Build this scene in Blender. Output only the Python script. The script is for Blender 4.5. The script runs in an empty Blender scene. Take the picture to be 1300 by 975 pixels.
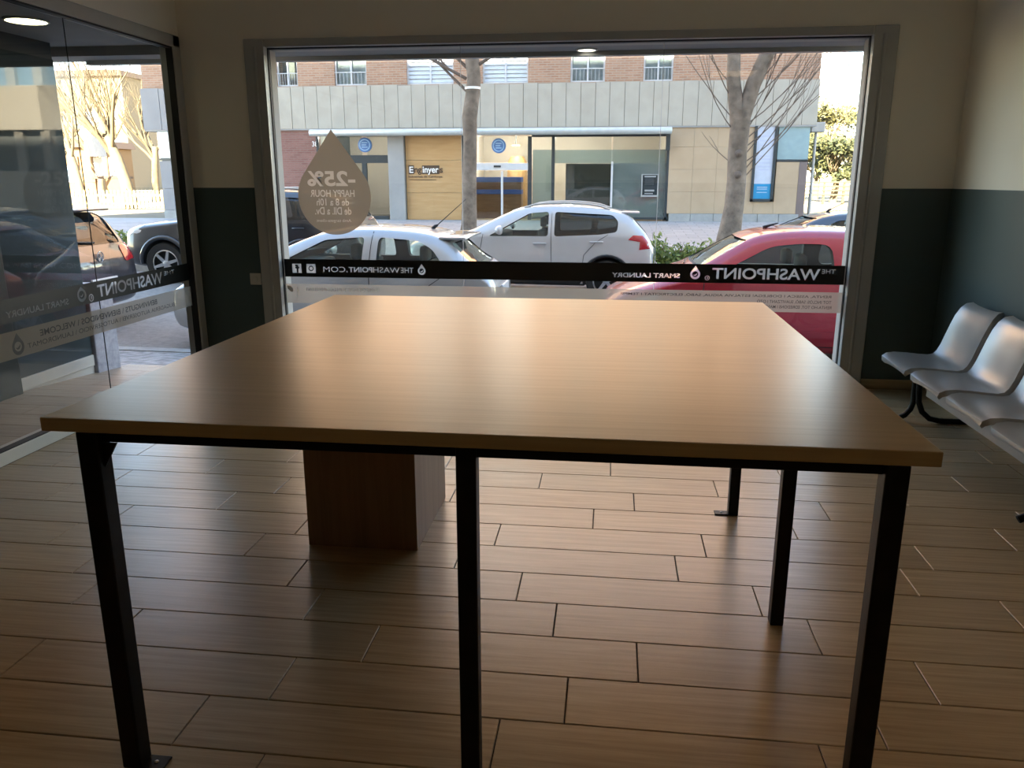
import bpy, bmesh, math, random
from mathutils import Vector, Matrix
from mathutils.bvhtree import BVHTree

random.seed(11)
scene = bpy.context.scene
COL = scene.collection
PI = math.pi

# ------------------------------------------------------------------ camera
H = 1.39                                  # eye height above the tiled floor
PITCH, YAW, FPX = math.radians(14.45), math.radians(7.03), 1010.0
cam_d = bpy.data.cameras.new('camera')
cam_d.sensor_width = 36.0
cam_d.lens = FPX / 1300.0 * 36.0
cam_d.clip_start = 0.02
cam_d.clip_end = 600.0
cam = bpy.data.objects.new('camera', cam_d)
COL.objects.link(cam)
cam.location = (0.0, 0.0, H)
cam.rotation_euler = (PI / 2 - PITCH, 0.0, YAW)
scene.camera = cam

# ------------------------------------------------------------------ sky, sun, exposure
SUN_EL, SUN_AZ = math.radians(38.0), math.radians(12.0)   # the sun stands behind the shop
sun_dir = Vector((math.sin(SUN_AZ) * math.cos(SUN_EL), math.cos(SUN_AZ) * math.cos(SUN_EL), -math.sin(SUN_EL)))
world = bpy.data.worlds.new('sky')
scene.world = world
world.use_nodes = True
wn = world.node_tree
wn.nodes.clear()
sky = wn.nodes.new('ShaderNodeTexSky')
sky.sky_type = 'NISHITA'
sky.sun_disc = False
sky.sun_elevation = SUN_EL
sky.sun_rotation = PI + SUN_AZ
sky.air_density = 1.0
sky.dust_density = 0.05
sky.ozone_density = 2.0
bg = wn.nodes.new('ShaderNodeBackground')
bg.inputs['Strength'].default_value = 0.43
wo = wn.nodes.new('ShaderNodeOutputWorld')
wb_ = wn.nodes.new('ShaderNodeMixRGB'); wb_.blend_type = 'MULTIPLY'; wb_.inputs[0].default_value = 1.0
wb_.inputs[2].default_value = (1.13, 0.985, 0.83, 1)        # camera balanced for open shade, over the whole sky
wn.links.new(sky.outputs[0], wb_.inputs[1])
wn.links.new(wb_.outputs[0], bg.inputs[0])
wn.links.new(bg.outputs[0], wo.inputs[0])

sun_d = bpy.data.lights.new('sun', 'SUN')
sun_d.energy = 21.0
sun_d.angle = math.radians(0.6)
sun_d.color = (1.0, 0.87, 0.65)
sun = bpy.data.objects.new('sun', sun_d)
COL.objects.link(sun)
sun.location = (-5, -20, 30)
sun.rotation_euler = sun_dir.to_track_quat('-Z', 'Y').to_euler()

scene.view_settings.view_transform = 'Standard'
scene.view_settings.look = 'None'
scene.view_settings.exposure = 1.68
scene.view_settings.gamma = 1.0
scene.view_settings.use_curve_mapping = False
scene.cycles.max_bounces = 10
scene.cycles.diffuse_bounces = 5
scene.cycles.glossy_bounces = 4
scene.cycles.transparent_max_bounces = 24
scene.cycles.use_denoising = True
scene.cycles.sample_clamp_indirect = 6.0
scene.cycles.caustics_reflective = False
scene.cycles.caustics_refractive = False

# ------------------------------------------------------------------ pixel rays
_cp, _sp, _cy, _sy = math.cos(PITCH), math.sin(PITCH), math.cos(YAW), math.sin(YAW)
_F = Vector((-_sy * _cp, _cy * _cp, -_sp)); _R = Vector((_cy, _sy, 0)); _D = _F.cross(_R)
def _ray(x, y):
    return _F + _R * ((x - 650.0) / FPX) + _D * ((y - 487.5) / FPX)
def at_y(x, y, Y):            # point of the photo's pixel on the upright plane at depth Y
    d = _ray(x, y); p = d * (Y / d.y); return (p.x, p.z + H)
def at_x(x, y, X):
    d = _ray(x, y); p = d * (X / d.x); return (p.y, p.z + H)
def at_z(x, y, z):
    d = _ray(x, y); p = d * ((z - H) / d.z); return (p.x, p.y)

# ------------------------------------------------------------------ object helpers
def tag(o, label=None, cat=None, group=None, kind=None):
    if label: o['label'] = label
    if cat: o['category'] = cat
    if group: o['group'] = group
    if kind: o['kind'] = kind
    return o

def thing(name, loc, label, cat, group=None, rotz=0.0):
    o = bpy.data.objects.new(name, None)
    o.empty_display_size = 0.1
    COL.objects.link(o)
    o.location = loc
    o.rotation_euler = (0, 0, rotz)
    return tag(o, label, cat, group)

def link_mesh(name, me, parent=None, label=None):
    o = bpy.data.objects.new(name, me)
    COL.objects.link(o)
    if parent is not None:
        o.parent = parent
    if label: o['label'] = label
    return o

class MB:
    """collects shapes in world or local space, builds one mesh object"""
    def __init__(self):
        self.v, self.f, self.m = [], [], []
    def add(self, verts, faces, mi=0):
        n = len(self.v)
        self.v += [tuple(p) for p in verts]
        for f in faces:
            self.f.append(tuple(i + n for i in f)); self.m.append(mi)
        return self
    def box(self, x0, y0, z0, x1, y1, z1, mi=0):
        a, b = (min(x0, x1), min(y0, y1), min(z0, z1)), (max(x0, x1), max(y0, y1), max(z0, z1))
        v = [(x, y, z) for z in (a[2], b[2]) for y in (a[1], b[1]) for x in (a[0], b[0])]
        return self.add(v, [(0, 2, 3, 1), (4, 5, 7, 6), (0, 1, 5, 4), (2, 6, 7, 3), (0, 4, 6, 2), (1, 3, 7, 5)], mi)
    def bbox(self, x0, y0, z0, x1, y1, z1, b=0.004, mi=0):
        """box with chamfered edges"""
        x0, x1 = min(x0, x1), max(x0, x1); y0, y1 = min(y0, y1), max(y0, y1); z0, z1 = min(z0, z1), max(z0, z1)
        b = min(b, (x1 - x0) * .45, (y1 - y0) * .45, (z1 - z0) * .45)
        bm = bmesh.new()
        bmesh.ops.create_cube(bm, size=1.0)
        for q in bm.verts:
            q.co = Vector(((x0 + x1) / 2 + q.co.x * (x1 - x0), (y0 + y1) / 2 + q.co.y * (y1 - y0), (z0 + z1) / 2 + q.co.z * (z1 - z0)))
        bmesh.ops.bevel(bm, geom=bm.edges[:], offset=b, segments=2, affect='EDGES', profile=0.5)
        return self.addbm(bm, mi)
    def addbm(self, bm, mi=0):
        bm.verts.ensure_lookup_table()
        bm.verts.index_update()
        self.add([q.co[:] for q in bm.verts], [[q.index for q in f.verts] for f in bm.faces], mi)
        bm.free()
        return self
    def tube(self, pts, rad, n=8, mi=0, cap=True):
        pts = [Vector(p) for p in pts]
        if not hasattr(rad, '__len__'): rad = [rad] * len(pts)
        base = []
        nrm = None
        for i, p in enumerate(pts):
            t = (pts[min(i + 1, len(pts) - 1)] - pts[max(i - 1, 0)])
            if t.length < 1e-9: t = Vector((0, 0, 1))
            t.normalize()
            if nrm is None:
                nrm = t.orthogonal().normalized()
            nrm = (nrm - t * nrm.dot(t))
            if nrm.length < 1e-6: nrm = t.orthogonal()
            nrm.normalize()
            b = t.cross(nrm)
            base.append([p + (nrm * math.cos(2 * PI * k / n) + b * math.sin(2 * PI * k / n)) * rad[i] for k in range(n)])
        v = [q for r in base for q in r]
        f = []
        for i in range(len(pts) - 1):
            for k in range(n):
                a = i * n + k; c = i * n + (k + 1) % n
                f.append((a, c, c + n, a + n))
        if cap:
            f.append(tuple(range(n - 1, -1, -1)))
            f.append(tuple((len(pts) - 1) * n + k for k in range(n)))
        return self.add(v, f, mi)
    def lathe(self, prof, center, axis='z', n=24, mi=0, cap=True):
        """prof: (radius, along) list"""
        v, f = [], []
        for r, h in prof:
            for k in range(n):
                a = 2 * PI * k / n
                c, s = r * math.cos(a), r * math.sin(a)
                p = {'z': (c, s, h), 'y': (c, h, s), 'x': (h, c, s)}[axis]
                v.append((center[0] + p[0], center[1] + p[1], center[2] + p[2]))
        for i in range(len(prof) - 1):
            for k in range(n):
                a = i * n + k; b = i * n + (k + 1) % n
                f.append((a, b, b + n, a + n))
        if cap and prof[0][0] > 1e-5: f.append(tuple(range(n - 1, -1, -1)))
        if cap and prof[-1][0] > 1e-5: f.append(tuple((len(prof) - 1) * n + k for k in range(n)))
        return self.add(v, f, mi)
    def prism(self, poly, a0, a1, axis='y', mi=0):
        """poly in the two other axes (x,z) / (x,y) / (y,z), extruded along axis a0..a1"""
        n = len(poly)
        def P(p, a):
            return {'y': (p[0], a, p[1]), 'z': (p[0], p[1], a), 'x': (a, p[0], p[1])}[axis]
        v = [P(p, a0) for p in poly] + [P(p, a1) for p in poly]
        f = [tuple(range(n)), tuple(range(2 * n - 1, n - 1, -1))]
        f += [(i, i + n, (i + 1) % n + n, (i + 1) % n) for i in range(n)]
        return self.add(v, f, mi)
    def build(self, name, mat, parent=None, smooth=None, label=None, recalc=True):
        me = bpy.data.meshes.new(name)
        me.from_pydata(self.v, [], self.f)
        mats = mat if isinstance(mat, (list, tuple)) else [mat]
        for q in mats: me.materials.append(q)
        if len(mats) > 1: me.polygons.foreach_set('material_index', self.m)
        if recalc:
            bm = bmesh.new(); bm.from_mesh(me)
            bmesh.ops.recalc_face_normals(bm, faces=bm.faces[:])
            bm.to_mesh(me); bm.free()
        if smooth is not None:
            me.shade_smooth()
            if smooth < 179: me.set_sharp_from_angle(angle=math.radians(smooth))
        me.update()
        return link_mesh(name, me, parent, label)

def struct(o, label=None):
    o['kind'] = 'structure'
    if label: o['label'] = label
    return o

def copy_tree(root, parent=None):
    c = root.copy(); COL.objects.link(c)
    if parent is not None: c.parent = parent
    for ch in root.children: copy_tree(ch, c)
    return c

# ------------------------------------------------------------------ materials
def nodes(name):
    m = bpy.data.materials.new(name); m.use_nodes = True
    t = m.node_tree; t.nodes.clear()
    out = t.nodes.new('ShaderNodeOutputMaterial')
    return m, t, out
def N(t, kind, **kw):
    n = t.nodes.new('ShaderNode' + kind)
    for k, v in kw.items():
        if k.startswith('i_'): n.inputs[k[2:].replace('_', ' ')].default_value = v
        else: setattr(n, k, v)
    return n
def ramp(t, fac, stops):
    r = t.nodes.new('ShaderNodeValToRGB')
    e = r.color_ramp.elements
    while len(e) < len(stops): e.new(0.5)
    for q, (p, c) in zip(e, stops):
        q.position = p; q.color = (*c, 1)
    t.links.new(fac, r.inputs[0])
    return r.outputs[0]
def coords(t, scale=(1, 1, 1), kind='Object', rot=(0, 0, 0)):
    tc = t.nodes.new('ShaderNodeTexCoord')
    mp = t.nodes.new('ShaderNodeMapping')
    mp.inputs['Scale'].default_value = scale
    mp.inputs['Rotation'].default_value = rot
    t.links.new(tc.outputs[kind], mp.inputs[0])
    return mp.outputs[0]
def bump(t, h, strength=0.2, dist=0.01):
    b = N(t, 'Bump'); b.inputs['Strength'].default_value = strength; b.inputs['Distance'].default_value = dist
    t.links.new(h, b.inputs['Height'])
    return b.outputs[0]

def flat(name, col, rough=0.6, metal=0.0, spec=0.5, var=0.06, scale=6.0, bmp=0.0, coat=0.0, emit=None, estr=0.0):
    """plain paint / plastic / metal with a little procedural unevenness"""
    m, t, out = nodes(name)
    p = N(t, 'BsdfPrincipled')
    p.inputs['Roughness'].default_value = rough
    p.inputs['Metallic'].default_value = metal
    p.inputs['Specular IOR Level'].default_value = spec
    p.inputs['Coat Weight'].default_value = coat
    p.inputs['Coat Roughness'].default_value = 0.04
    nz = N(t, 'TexNoise'); nz.inputs['Scale'].default_value = scale; nz.inputs['Detail'].default_value = 4
    t.links.new(coords(t), nz.inputs['Vector'])
    c0 = [max(0, c * (1 - var)) for c in col]; c1 = [min(1, c * (1 + var)) for c in col]
    t.links.new(ramp(t, nz.outputs[0], [(0.3, c0), (0.7, c1)]), p.inputs['Base Color'])
    if bmp:
        n2 = N(t, 'TexNoise'); n2.inputs['Scale'].default_value = scale * 12; n2.inputs['Detail'].default_value = 3
        t.links.new(coords(t), n2.inputs['Vector'])
        t.links.new(bump(t, n2.outputs[0], bmp), p.inputs['Normal'])
    if emit:
        p.inputs['Emission Color'].default_value = (*emit, 1); p.inputs['Emission Strength'].default_value = estr
    t.links.new(p.outputs[0], out.inputs[0])
    return m

def glass(name, tint=(1, 1, 1), refl=1.0, rough=0.0, film=0.0, filmcol=(0.5, 0.5, 0.5), f0=0.04):
    """thin pane: clear transmission plus fresnel reflection, optional diffuse film"""
    m, t, out = nodes(name)
    tr = N(t, 'BsdfTransparent'); tr.inputs[0].default_value = (*tint, 1)
    gl = N(t, 'BsdfGlossy'); gl.inputs['Roughness'].default_value = rough
    gl.inputs[0].default_value = (refl, refl, refl, 1)
    lw = N(t, 'LayerWeight'); lw.inputs[0].default_value = 0.5
    pw = N(t, 'Math', operation='POWER'); pw.inputs[1].default_value = 5.0
    fr = N(t, 'MapRange'); fr.inputs[3].default_value = f0; fr.inputs[4].default_value = 1.0
    t.links.new(lw.outputs['Facing'], pw.inputs[0]); t.links.new(pw.outputs[0], fr.inputs[0])
    mx = N(t, 'MixShader')
    t.links.new(fr.outputs[0], mx.inputs[0]); t.links.new(tr.outputs[0], mx.inputs[1]); t.links.new(gl.outputs[0], mx.inputs[2])
    res = mx.outputs[0]
    if film > 0:
        df = N(t, 'BsdfDiffuse'); df.inputs[0].default_value = (*filmcol, 1)
        tl = N(t, 'BsdfTranslucent'); tl.inputs[0].default_value = (*filmcol, 1)
        m1 = N(t, 'MixShader'); m1.inputs[0].default_value = 0.5
        t.links.new(df.outputs[0], m1.inputs[1]); t.links.new(tl.outputs[0], m1.inputs[2])
        m2 = N(t, 'MixShader'); m2.inputs[0].default_value = film
        t.links.new(res, m2.inputs[1]); t.links.new(m1.outputs[0], m2.inputs[2])
        res = m2.outputs[0]
    t.links.new(res, out.inputs[0])
    return m

def wood(name, c0, c1, rough=0.35, grain=(2.0, 40.0, 40.0), spec=0.5, per_object=0.0, bmp=0.05, streak=0.6):
    m, t, out = nodes(name)
    p = N(t, 'BsdfPrincipled'); p.inputs['Roughness'].default_value = rough; p.inputs['Specular IOR Level'].default_value = spec
    vec = coords(t, grain)
    if per_object:
        oi = N(t, 'ObjectInfo')
        ad = N(t, 'VectorMath', operation='ADD')
        ml = N(t, 'Math', operation='MULTIPLY'); ml.inputs[1].default_value = 37.0
        t.links.new(oi.outputs['Random'], ml.inputs[0]); t.links.new(vec, ad.inputs[0]); t.links.new(ml.outputs[0], ad.inputs[1])
        vec = ad.outputs[0]
    n1 = N(t, 'TexNoise'); n1.inputs['Scale'].default_value = 1.0; n1.inputs['Detail'].default_value = 8; n1.inputs['Roughness'].default_value = streak; n1.inputs['Distortion'].default_value = 0.6
    t.links.new(vec, n1.inputs['Vector'])
    col = ramp(t, n1.outputs[0], [(0.28, c0), (0.72, c1)])
    if per_object:
        hs = N(t, 'HueSaturation'); hs.inputs['Saturation'].default_value = 1.0
        mr = N(t, 'MapRange'); mr.inputs[3].default_value = 1 - per_object; mr.inputs[4].default_value = 1 + per_object
        t.links.new(oi.outputs['Random'], mr.inputs[0]); t.links.new(mr.outputs[0], hs.inputs['Value']); t.links.new(col, hs.inputs['Color'])
        col = hs.outputs[0]
    t.links.new(col, p.inputs['Base Color'])
    t.links.new(bump(t, n1.outputs[0], bmp, 0.004), p.inputs['Normal'])
    t.links.new(p.outputs[0], out.inputs[0])
    return m

def bricks(name, c0, c1, mortar, w, h, gap=0.01, rough=0.85, axes='xz', bmp=0.4):
    m, t, out = nodes(name)
    p = N(t, 'BsdfPrincipled'); p.inputs['Roughness'].default_value = rough
    rot = (PI / 2, 0, 0) if axes == 'xz' else (0, 0, 0)
    b = N(t, 'TexBrick')
    b.inputs['Scale'].default_value = 1.0; b.inputs['Brick Width'].default_value = w; b.inputs['Row Height'].default_value = h
    b.inputs['Mortar Size'].default_value = gap; b.inputs['Color1'].default_value = (*c0, 1); b.inputs['Color2'].default_value = (*c1, 1); b.inputs['Mortar'].default_value = (*mortar, 1)
    tc = N(t, 'TexCoord')
    if axes == 'xz':
        sx = N(t, 'SeparateXYZ'); cx = N(t, 'CombineXYZ')
        t.links.new(tc.outputs['Object'], sx.inputs[0])
        t.links.new(sx.outputs[0], cx.inputs[0]); t.links.new(sx.outputs[2], cx.inputs[1])
        t.links.new(cx.outputs[0], b.inputs[0])
    else:
        t.links.new(tc.outputs['Object'], b.inputs[0])
    nz = N(t, 'TexNoise'); nz.inputs['Scale'].default_value = 1.3; nz.inputs['Detail'].default_value = 6
    t.links.new(tc.outputs['Object'], nz.inputs['Vector'])
    mx = N(t, 'MixRGB', blend_type='MULTIPLY'); mx.inputs[0].default_value = 0.35
    t.links.new(b.outputs[0], mx.inputs[1]); t.links.new(ramp(t, nz.outputs[0], [(0.25, (0.6, 0.6, 0.6)), (0.75, (1, 1, 1))]), mx.inputs[2])
    t.links.new(mx.outputs[0], p.inputs['Base Color'])
    iv = N(t, 'Math', operation='SUBTRACT'); iv.inputs[0].default_value = 1.0
    t.links.new(b.outputs['Fac'], iv.inputs[1])
    t.links.new(bump(t, iv.outputs[0], bmp, 0.01), p.inputs['Normal'])
    t.links.new(p.outputs[0], out.inputs[0])
    return m

def stone(name, c0, c1, scale=3.0, rough=0.8, bmp=0.15, voro=0.0):
    m, t, out = nodes(name)
    p = N(t, 'BsdfPrincipled'); p.inputs['Roughness'].default_value = rough
    v = coords(t)
    n1 = N(t, 'TexNoise'); n1.inputs['Scale'].default_value = scale; n1.inputs['Detail'].default_value = 9; n1.inputs['Roughness'].default_value = 0.65
    t.links.new(v, n1.inputs['Vector'])
    col = ramp(t, n1.outputs[0], [(0.3, c0), (0.7, c1)])
    hgt = n1.outputs[0]
    if voro:
        vo = N(t, 'TexVoronoi'); vo.inputs['Scale'].default_value = voro
        t.links.new(v, vo.inputs['Vector'])
        mx = N(t, 'MixRGB', blend_type='MULTIPLY'); mx.inputs[0].default_value = 0.8
        t.links.new(col, mx.inputs[1]); t.links.new(ramp(t, vo.outputs[0], [(0.15, (1, 1, 1)), (0.75, (0.35, 0.35, 0.35))]), mx.inputs[2])
        col = mx.outputs[0]; hgt = vo.outputs[0]
    t.links.new(col, p.inputs['Base Color'])
    t.links.new(bump(t, hgt, bmp, 0.01), p.inputs['Normal'])
    t.links.new(p.outputs[0], out.inputs[0])
    return m

M = {}
M['wall_paint'] = flat('wall_paint', (0.84, 0.79, 0.68), 0.85, var=0.02, scale=2, bmp=0.03)
M['dado_paint'] = flat('dado_paint', (0.064, 0.094, 0.094), 0.45, var=0.05, scale=2, bmp=0.02)
M['ceiling_paint'] = flat('ceiling_paint', (0.86, 0.84, 0.80), 0.9, var=0.02)
M['alu_grey'] = flat('alu_grey', (0.44, 0.445, 0.43), 0.42, 0.15, var=0.04)
M['alu_light'] = flat('alu_light', (0.46, 0.47, 0.46), 0.32, 0.5, var=0.04)
M['gasket'] = flat('gasket', (0.01, 0.01, 0.01), 0.6)
M['sill_white'] = flat('sill_white', (0.62, 0.60, 0.55), 0.5, var=0.04)
M['pane'] = glass('pane_glass', (0.97, 0.985, 0.98), 0.9)
M['black_vinyl'] = flat('black_vinyl', (0.012, 0.013, 0.013), 0.45)
M['taupe_vinyl'] = glass('taupe_vinyl', (0.6, 0.5, 0.4), 0.3, 0.4, 0.93, (0.25, 0.195, 0.135))
M['taupe_film'] = glass('taupe_film', (0.8, 0.77, 0.73), 0.3, 0.3, 0.66, (0.50, 0.445, 0.37))
M['letter_film'] = glass('letter_film', (0.97, 0.97, 0.97), 0.4, 0.2, 0.38, (0.80, 0.80, 0.80))
M['letter_taupe'] = glass('letter_taupe', (0.8, 0.7, 0.6), 0.3, 0.4, 0.86, (0.58, 0.48, 0.37))
M['letter_dark'] = flat('letter_dark', (0.05, 0.045, 0.04), 0.6)
M['letter_white'] = flat('letter_white', (0.8, 0.8, 0.78), 0.6)
M['floor_tile'] = wood('oak_tile', (0.34, 0.24, 0.125), (0.54, 0.41, 0.24), 0.29, (2.6, 62, 62), 0.62, 0.10, 0.10)
M['grout'] = flat('grout', (0.035, 0.026, 0.02), 0.9)
M['table_wood'] = wood('oak_laminate', (0.43, 0.31, 0.165), (0.53, 0.395, 0.22), 0.30, (1.0, 55, 55), 0.28, 0, 0.02)
M['box_wood'] = wood('walnut_laminate', (0.26, 0.165, 0.09), (0.38, 0.25, 0.145), 0.4, (30, 30, 1.6), 0.5, 0, 0.03)
M['black_steel'] = flat('black_steel', (0.014, 0.013, 0.012), 0.45, 0.6, var=0.3, scale=20, bmp=0.03)
M['seat_plastic'] = flat('seat_plastic', (0.42, 0.425, 0.41), 0.30, 0.3, var=0.03)
M['beam_metal'] = flat('beam_metal', (0.34, 0.33, 0.31), 0.5, 0.2, var=0.05)
M['white_plastic'] = flat('white_plastic', (0.55, 0.54, 0.50), 0.45)
M['lamp_on'] = flat('lamp_on', (0.9, 0.9, 0.8), 0.5, emit=(1.0, 0.93, 0.55), estr=3.0)
M['lamp_dim'] = flat('lamp_dim', (0.85, 0.85, 0.8), 0.5, emit=(1.0, 0.95, 0.8), estr=1.2)
M['lamp_room'] = flat('lamp_room', (0.9, 0.9, 0.85), 0.5, emit=(1.0, 0.70, 0.38), estr=1.1)
M['lamp_room_dim'] = flat('lamp_room_dim', (0.9, 0.9, 0.85), 0.5, emit=(1.0, 0.78, 0.5), estr=0.12)
# ================================================================== THE ROOM
XL, XR, YB, YF = -2.98, 2.15, -2.2, 5.53
ZC = 2.78
DADO = 1.33

def wall_grid(x0, x1, z0, z1, openings):
    """rectangles of a wall left over around rectangular openings"""
    xs = sorted({x0, x1, *[o[0] for o in openings], *[o[1] for o in openings]})
    zs = sorted({z0, z1, *[o[2] for o in openings], *[o[3] for o in openings]})
    xs = [x for x in xs if x0 - 1e-6 <= x <= x1 + 1e-6]; zs = [z for z in zs if z0 - 1e-6 <= z <= z1 + 1e-6]
    r = []
    for a, b in zip(xs, xs[1:]):
        for c, d in zip(zs, zs[1:]):
            mx, mz = (a + b) / 2, (c + d) / 2
            if any(o[0] < mx < o[1] and o[2] < mz < o[3] for o in openings): continue
            r.append((a, b, c, d))
    return r

# ---- floor: slab with the grout showing in the joints, every tile its own piece
floor = struct(MB().box(XL - 0.12, YB - 0.1, -0.12, XR + 0.1, YF + 0.1, -0.006).build('floor', M['grout']), 'wood-look tiled floor with narrow dark joints')
TW, TL, GAP = 0.2035, 0.8150, 0.0034
JOINT = {-1: -0.82, 0: -1.07, 1: -0.90, 2: -0.70, 3: -0.96, 4: -1.10, 5: -0.54, 6: -0.42, 7: -0.04, 8: -0.68, 9: -0.30, 10: 0.03, 11: -0.435, 12: -0.505}
def tile_mesh(w, d):
    bm = bmesh.new()
    bmesh.ops.create_cube(bm, size=1.0)
    for q in bm.verts:
        q.co = Vector((q.co.x * w, q.co.y * d, q.co.z * 0.010 - 0.005))
    bmesh.ops.bevel(bm, geom=[e for e in bm.edges if e.verts[0].co.z > -0.002 and e.verts[1].co.z > -0.002], offset=0.0016, segments=1, affect='EDGES')
    me = bpy.data.meshes.new('floor_tile'); bm.to_mesh(me); bm.free()
    me.materials.append(M['floor_tile'])
    return me
full_tile = tile_mesh(TL - GAP, TW - GAP)
r0 = int(math.floor((YB - 1.607) / TW)); r1 = int(math.floor((YF - 1.607) / TW))
for r in range(r0, r1 + 1):
    ya, yb = 1.607 + TW * r, 1.607 + TW * (r + 1)
    yb = min(yb, YF); ya = max(ya, YB)
    if yb - ya < 0.03: continue
    j = JOINT.get(r, random.uniform(0, TL))
    x = j - TL * math.ceil((j - XL) / TL)
    while x < XR:
        a, b = max(x, XL), min(x + TL, XR)
        if b - a > 0.02:
            whole = abs(b - a - TL) < 1e-4 and abs(yb - ya - TW) < 1e-4
            me = full_tile if whole else tile_mesh(b - a - GAP, yb - ya - GAP)
            o = link_mesh('floor_tile', me, floor)
            o.location = ((a + b) / 2, (ya + yb) / 2, 0)
        x += TL

# ---- ceiling and walls
struct(MB().box(XL - 0.12, YB - 0.1, ZC, XR + 0.1, YF + 0.04, ZC + 0.08).build('ceiling', M['ceiling_paint']), 'plain pale ceiling of the shop')

WX0, WX1, WZ0, WZ1 = -2.51, 1.715, 0.03, 2.305        # rough opening of the front window
wf = MB()
for a, b, c, d in wall_grid(XL - 0.12, XR + 0.1, 0.0, ZC, [(WX0, WX1, WZ0, WZ1), (-99, 99, DADO, DADO)]):
    wf.box(a, YF, c, b, YF + 0.05, d, 1 if (c + d) / 2 < DADO else 0)
struct(wf.build('wall_front', [M['wall_paint'], M['dado_paint']]), 'shop front wall, beige above and dark green-grey below, around the window')
wr = MB().box(XR, YB, 0, XR + 0.1, YF, DADO, 1).box(XR, YB, DADO, XR + 0.1, YF, ZC, 0)
struct(wr.build('wall_right', [M['wall_paint'], M['dado_paint']]), 'right wall, beige over a dark green-grey dado, behind the bench')
wb = MB().box(XL - 0.12, YB - 0.1, 0, XR + 0.1, YB, DADO, 1).box(XL - 0.12, YB - 0.1, DADO, XR + 0.1, YB, ZC, 0)
struct(wb.build('wall_back', [M['wall_paint'], M['dado_paint']]), 'back wall of the shop behind the viewer')
LG0, LG1, LGT = 0.6, 5.52, 2.33                        # glazed stretch of the left wall
wl = MB().box(XL - 0.12, YB, 0, XL, LG0, DADO, 1).box(XL - 0.12, YB, DADO, XL, LG0, ZC, 0).box(XL - 0.12, LG0, LGT, XL, YF + 0.05, ZC, 0)
struct(wl.build('wall_left', [M['wall_paint'], M['dado_paint']]), 'beige wall above the glazed left side')

# skirting of the same wood-look tile
def skirt(name, x0, y0, x1, y1, label):
    struct(MB().bbox(x0, y0, 0.0, x1, y1, 0.068, 0.003).build(name, M['floor_tile']), label)
skirt('baseboard_right', XR - 0.012, YB, XR, YF - 0.012, 'brown skirting along the right wall under the bench')
skirt('baseboard_front', WX1 + 0.005, YF - 0.012, XR, YF, 'brown skirting under the front wall beside the window')

# ---- front window
win = struct(thing('window_1', (-0.4, YF + 0.03, WZ0), None, None), 'wide shop front window in a grey aluminium frame')
def in_parent(o, p):
    o.parent = p; o.matrix_parent_inverse = p.matrix_world.inverted(); return o
def part(mb, name, mat, parent, **kw):
    """mesh given in world space, parented under a thing that stands at its own place"""
    loc = Vector(parent.location)
    if parent.parent is not None: loc = loc + Vector(parent.parent.location)
    mb.v = [(x - loc.x, y - loc.y, z - loc.z) for x, y, z in mb.v]
    return mb.build(name, mat, parent, **kw)
GX0, GX1, GZ0, GZ1, GY = -2.366, 1.566, 0.11, 2.252, 5.585
for nm, a, b in (('jamb', WX0, GX0), ('jamb', GX1, WX1)):
    part(MB().bbox(a, YF - 0.022, WZ0, b, GY + 0.02, WZ1, 0.006), nm, M['alu_grey'], win)
part(MB().bbox(GX0, YF - 0.012, GZ1, GX1, GY + 0.02, WZ1, 0.005), 'head_rail', M['alu_grey'], win)
part(MB().bbox(GX0, YF - 0.012, WZ0, GX1, GY + 0.02, GZ0, 0.005), 'bottom_rail', M['alu_grey'], win)
for s, xx in ((1, WX0 + 0.078), (-1, WX1 - 0.082)):     # rounded bright bead down each jamb
    part(MB().tube([(xx, YF - 0.02, WZ0 + 0.01), (xx, YF - 0.02, WZ1 - 0.05)], 0.012, 8), 'bead', M['alu_light'], win, smooth=60)
g = MB()
for a, b, c, d in ((GX0, GX0 + 0.006, GZ0, GZ1), (GX1 - 0.006, GX1, GZ0, GZ1), (GX0, GX1, GZ1 - 0.008, GZ1), (GX0, GX1, GZ0, GZ0 + 0.006)):
    g.box(a, YF + 0.03, c, b, GY + 0.006, d)
part(g, 'gasket', M['gasket'], win)
for xx in (GX0 - 0.004, GX1 + 0.004):
    part(MB().box(xx - 0.003, YF - 0.026, GZ0, xx + 0.003, YF - 0.0135, GZ1), 'edge_strip', M['alu_light'], win)
PJ = [GX0, -1.035, 0.30, GX1]
for a, b in zip(PJ, PJ[1:]):
    part(MB().add([(a + 0.0015, GY, GZ0), (b - 0.0015, GY, GZ0), (b - 0.0015, GY, GZ1), (a + 0.0015, GY, GZ1)], [(0, 1, 2, 3)]), 'pane', M['pane'], win)

for xx in PJ[1:-1]:
    part(MB().box(xx - 0.0022, GY - 0.002, GZ0, xx + 0.0022, GY + 0.002, GZ1), 'pane_joint', M['letter_film'], win)
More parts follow.
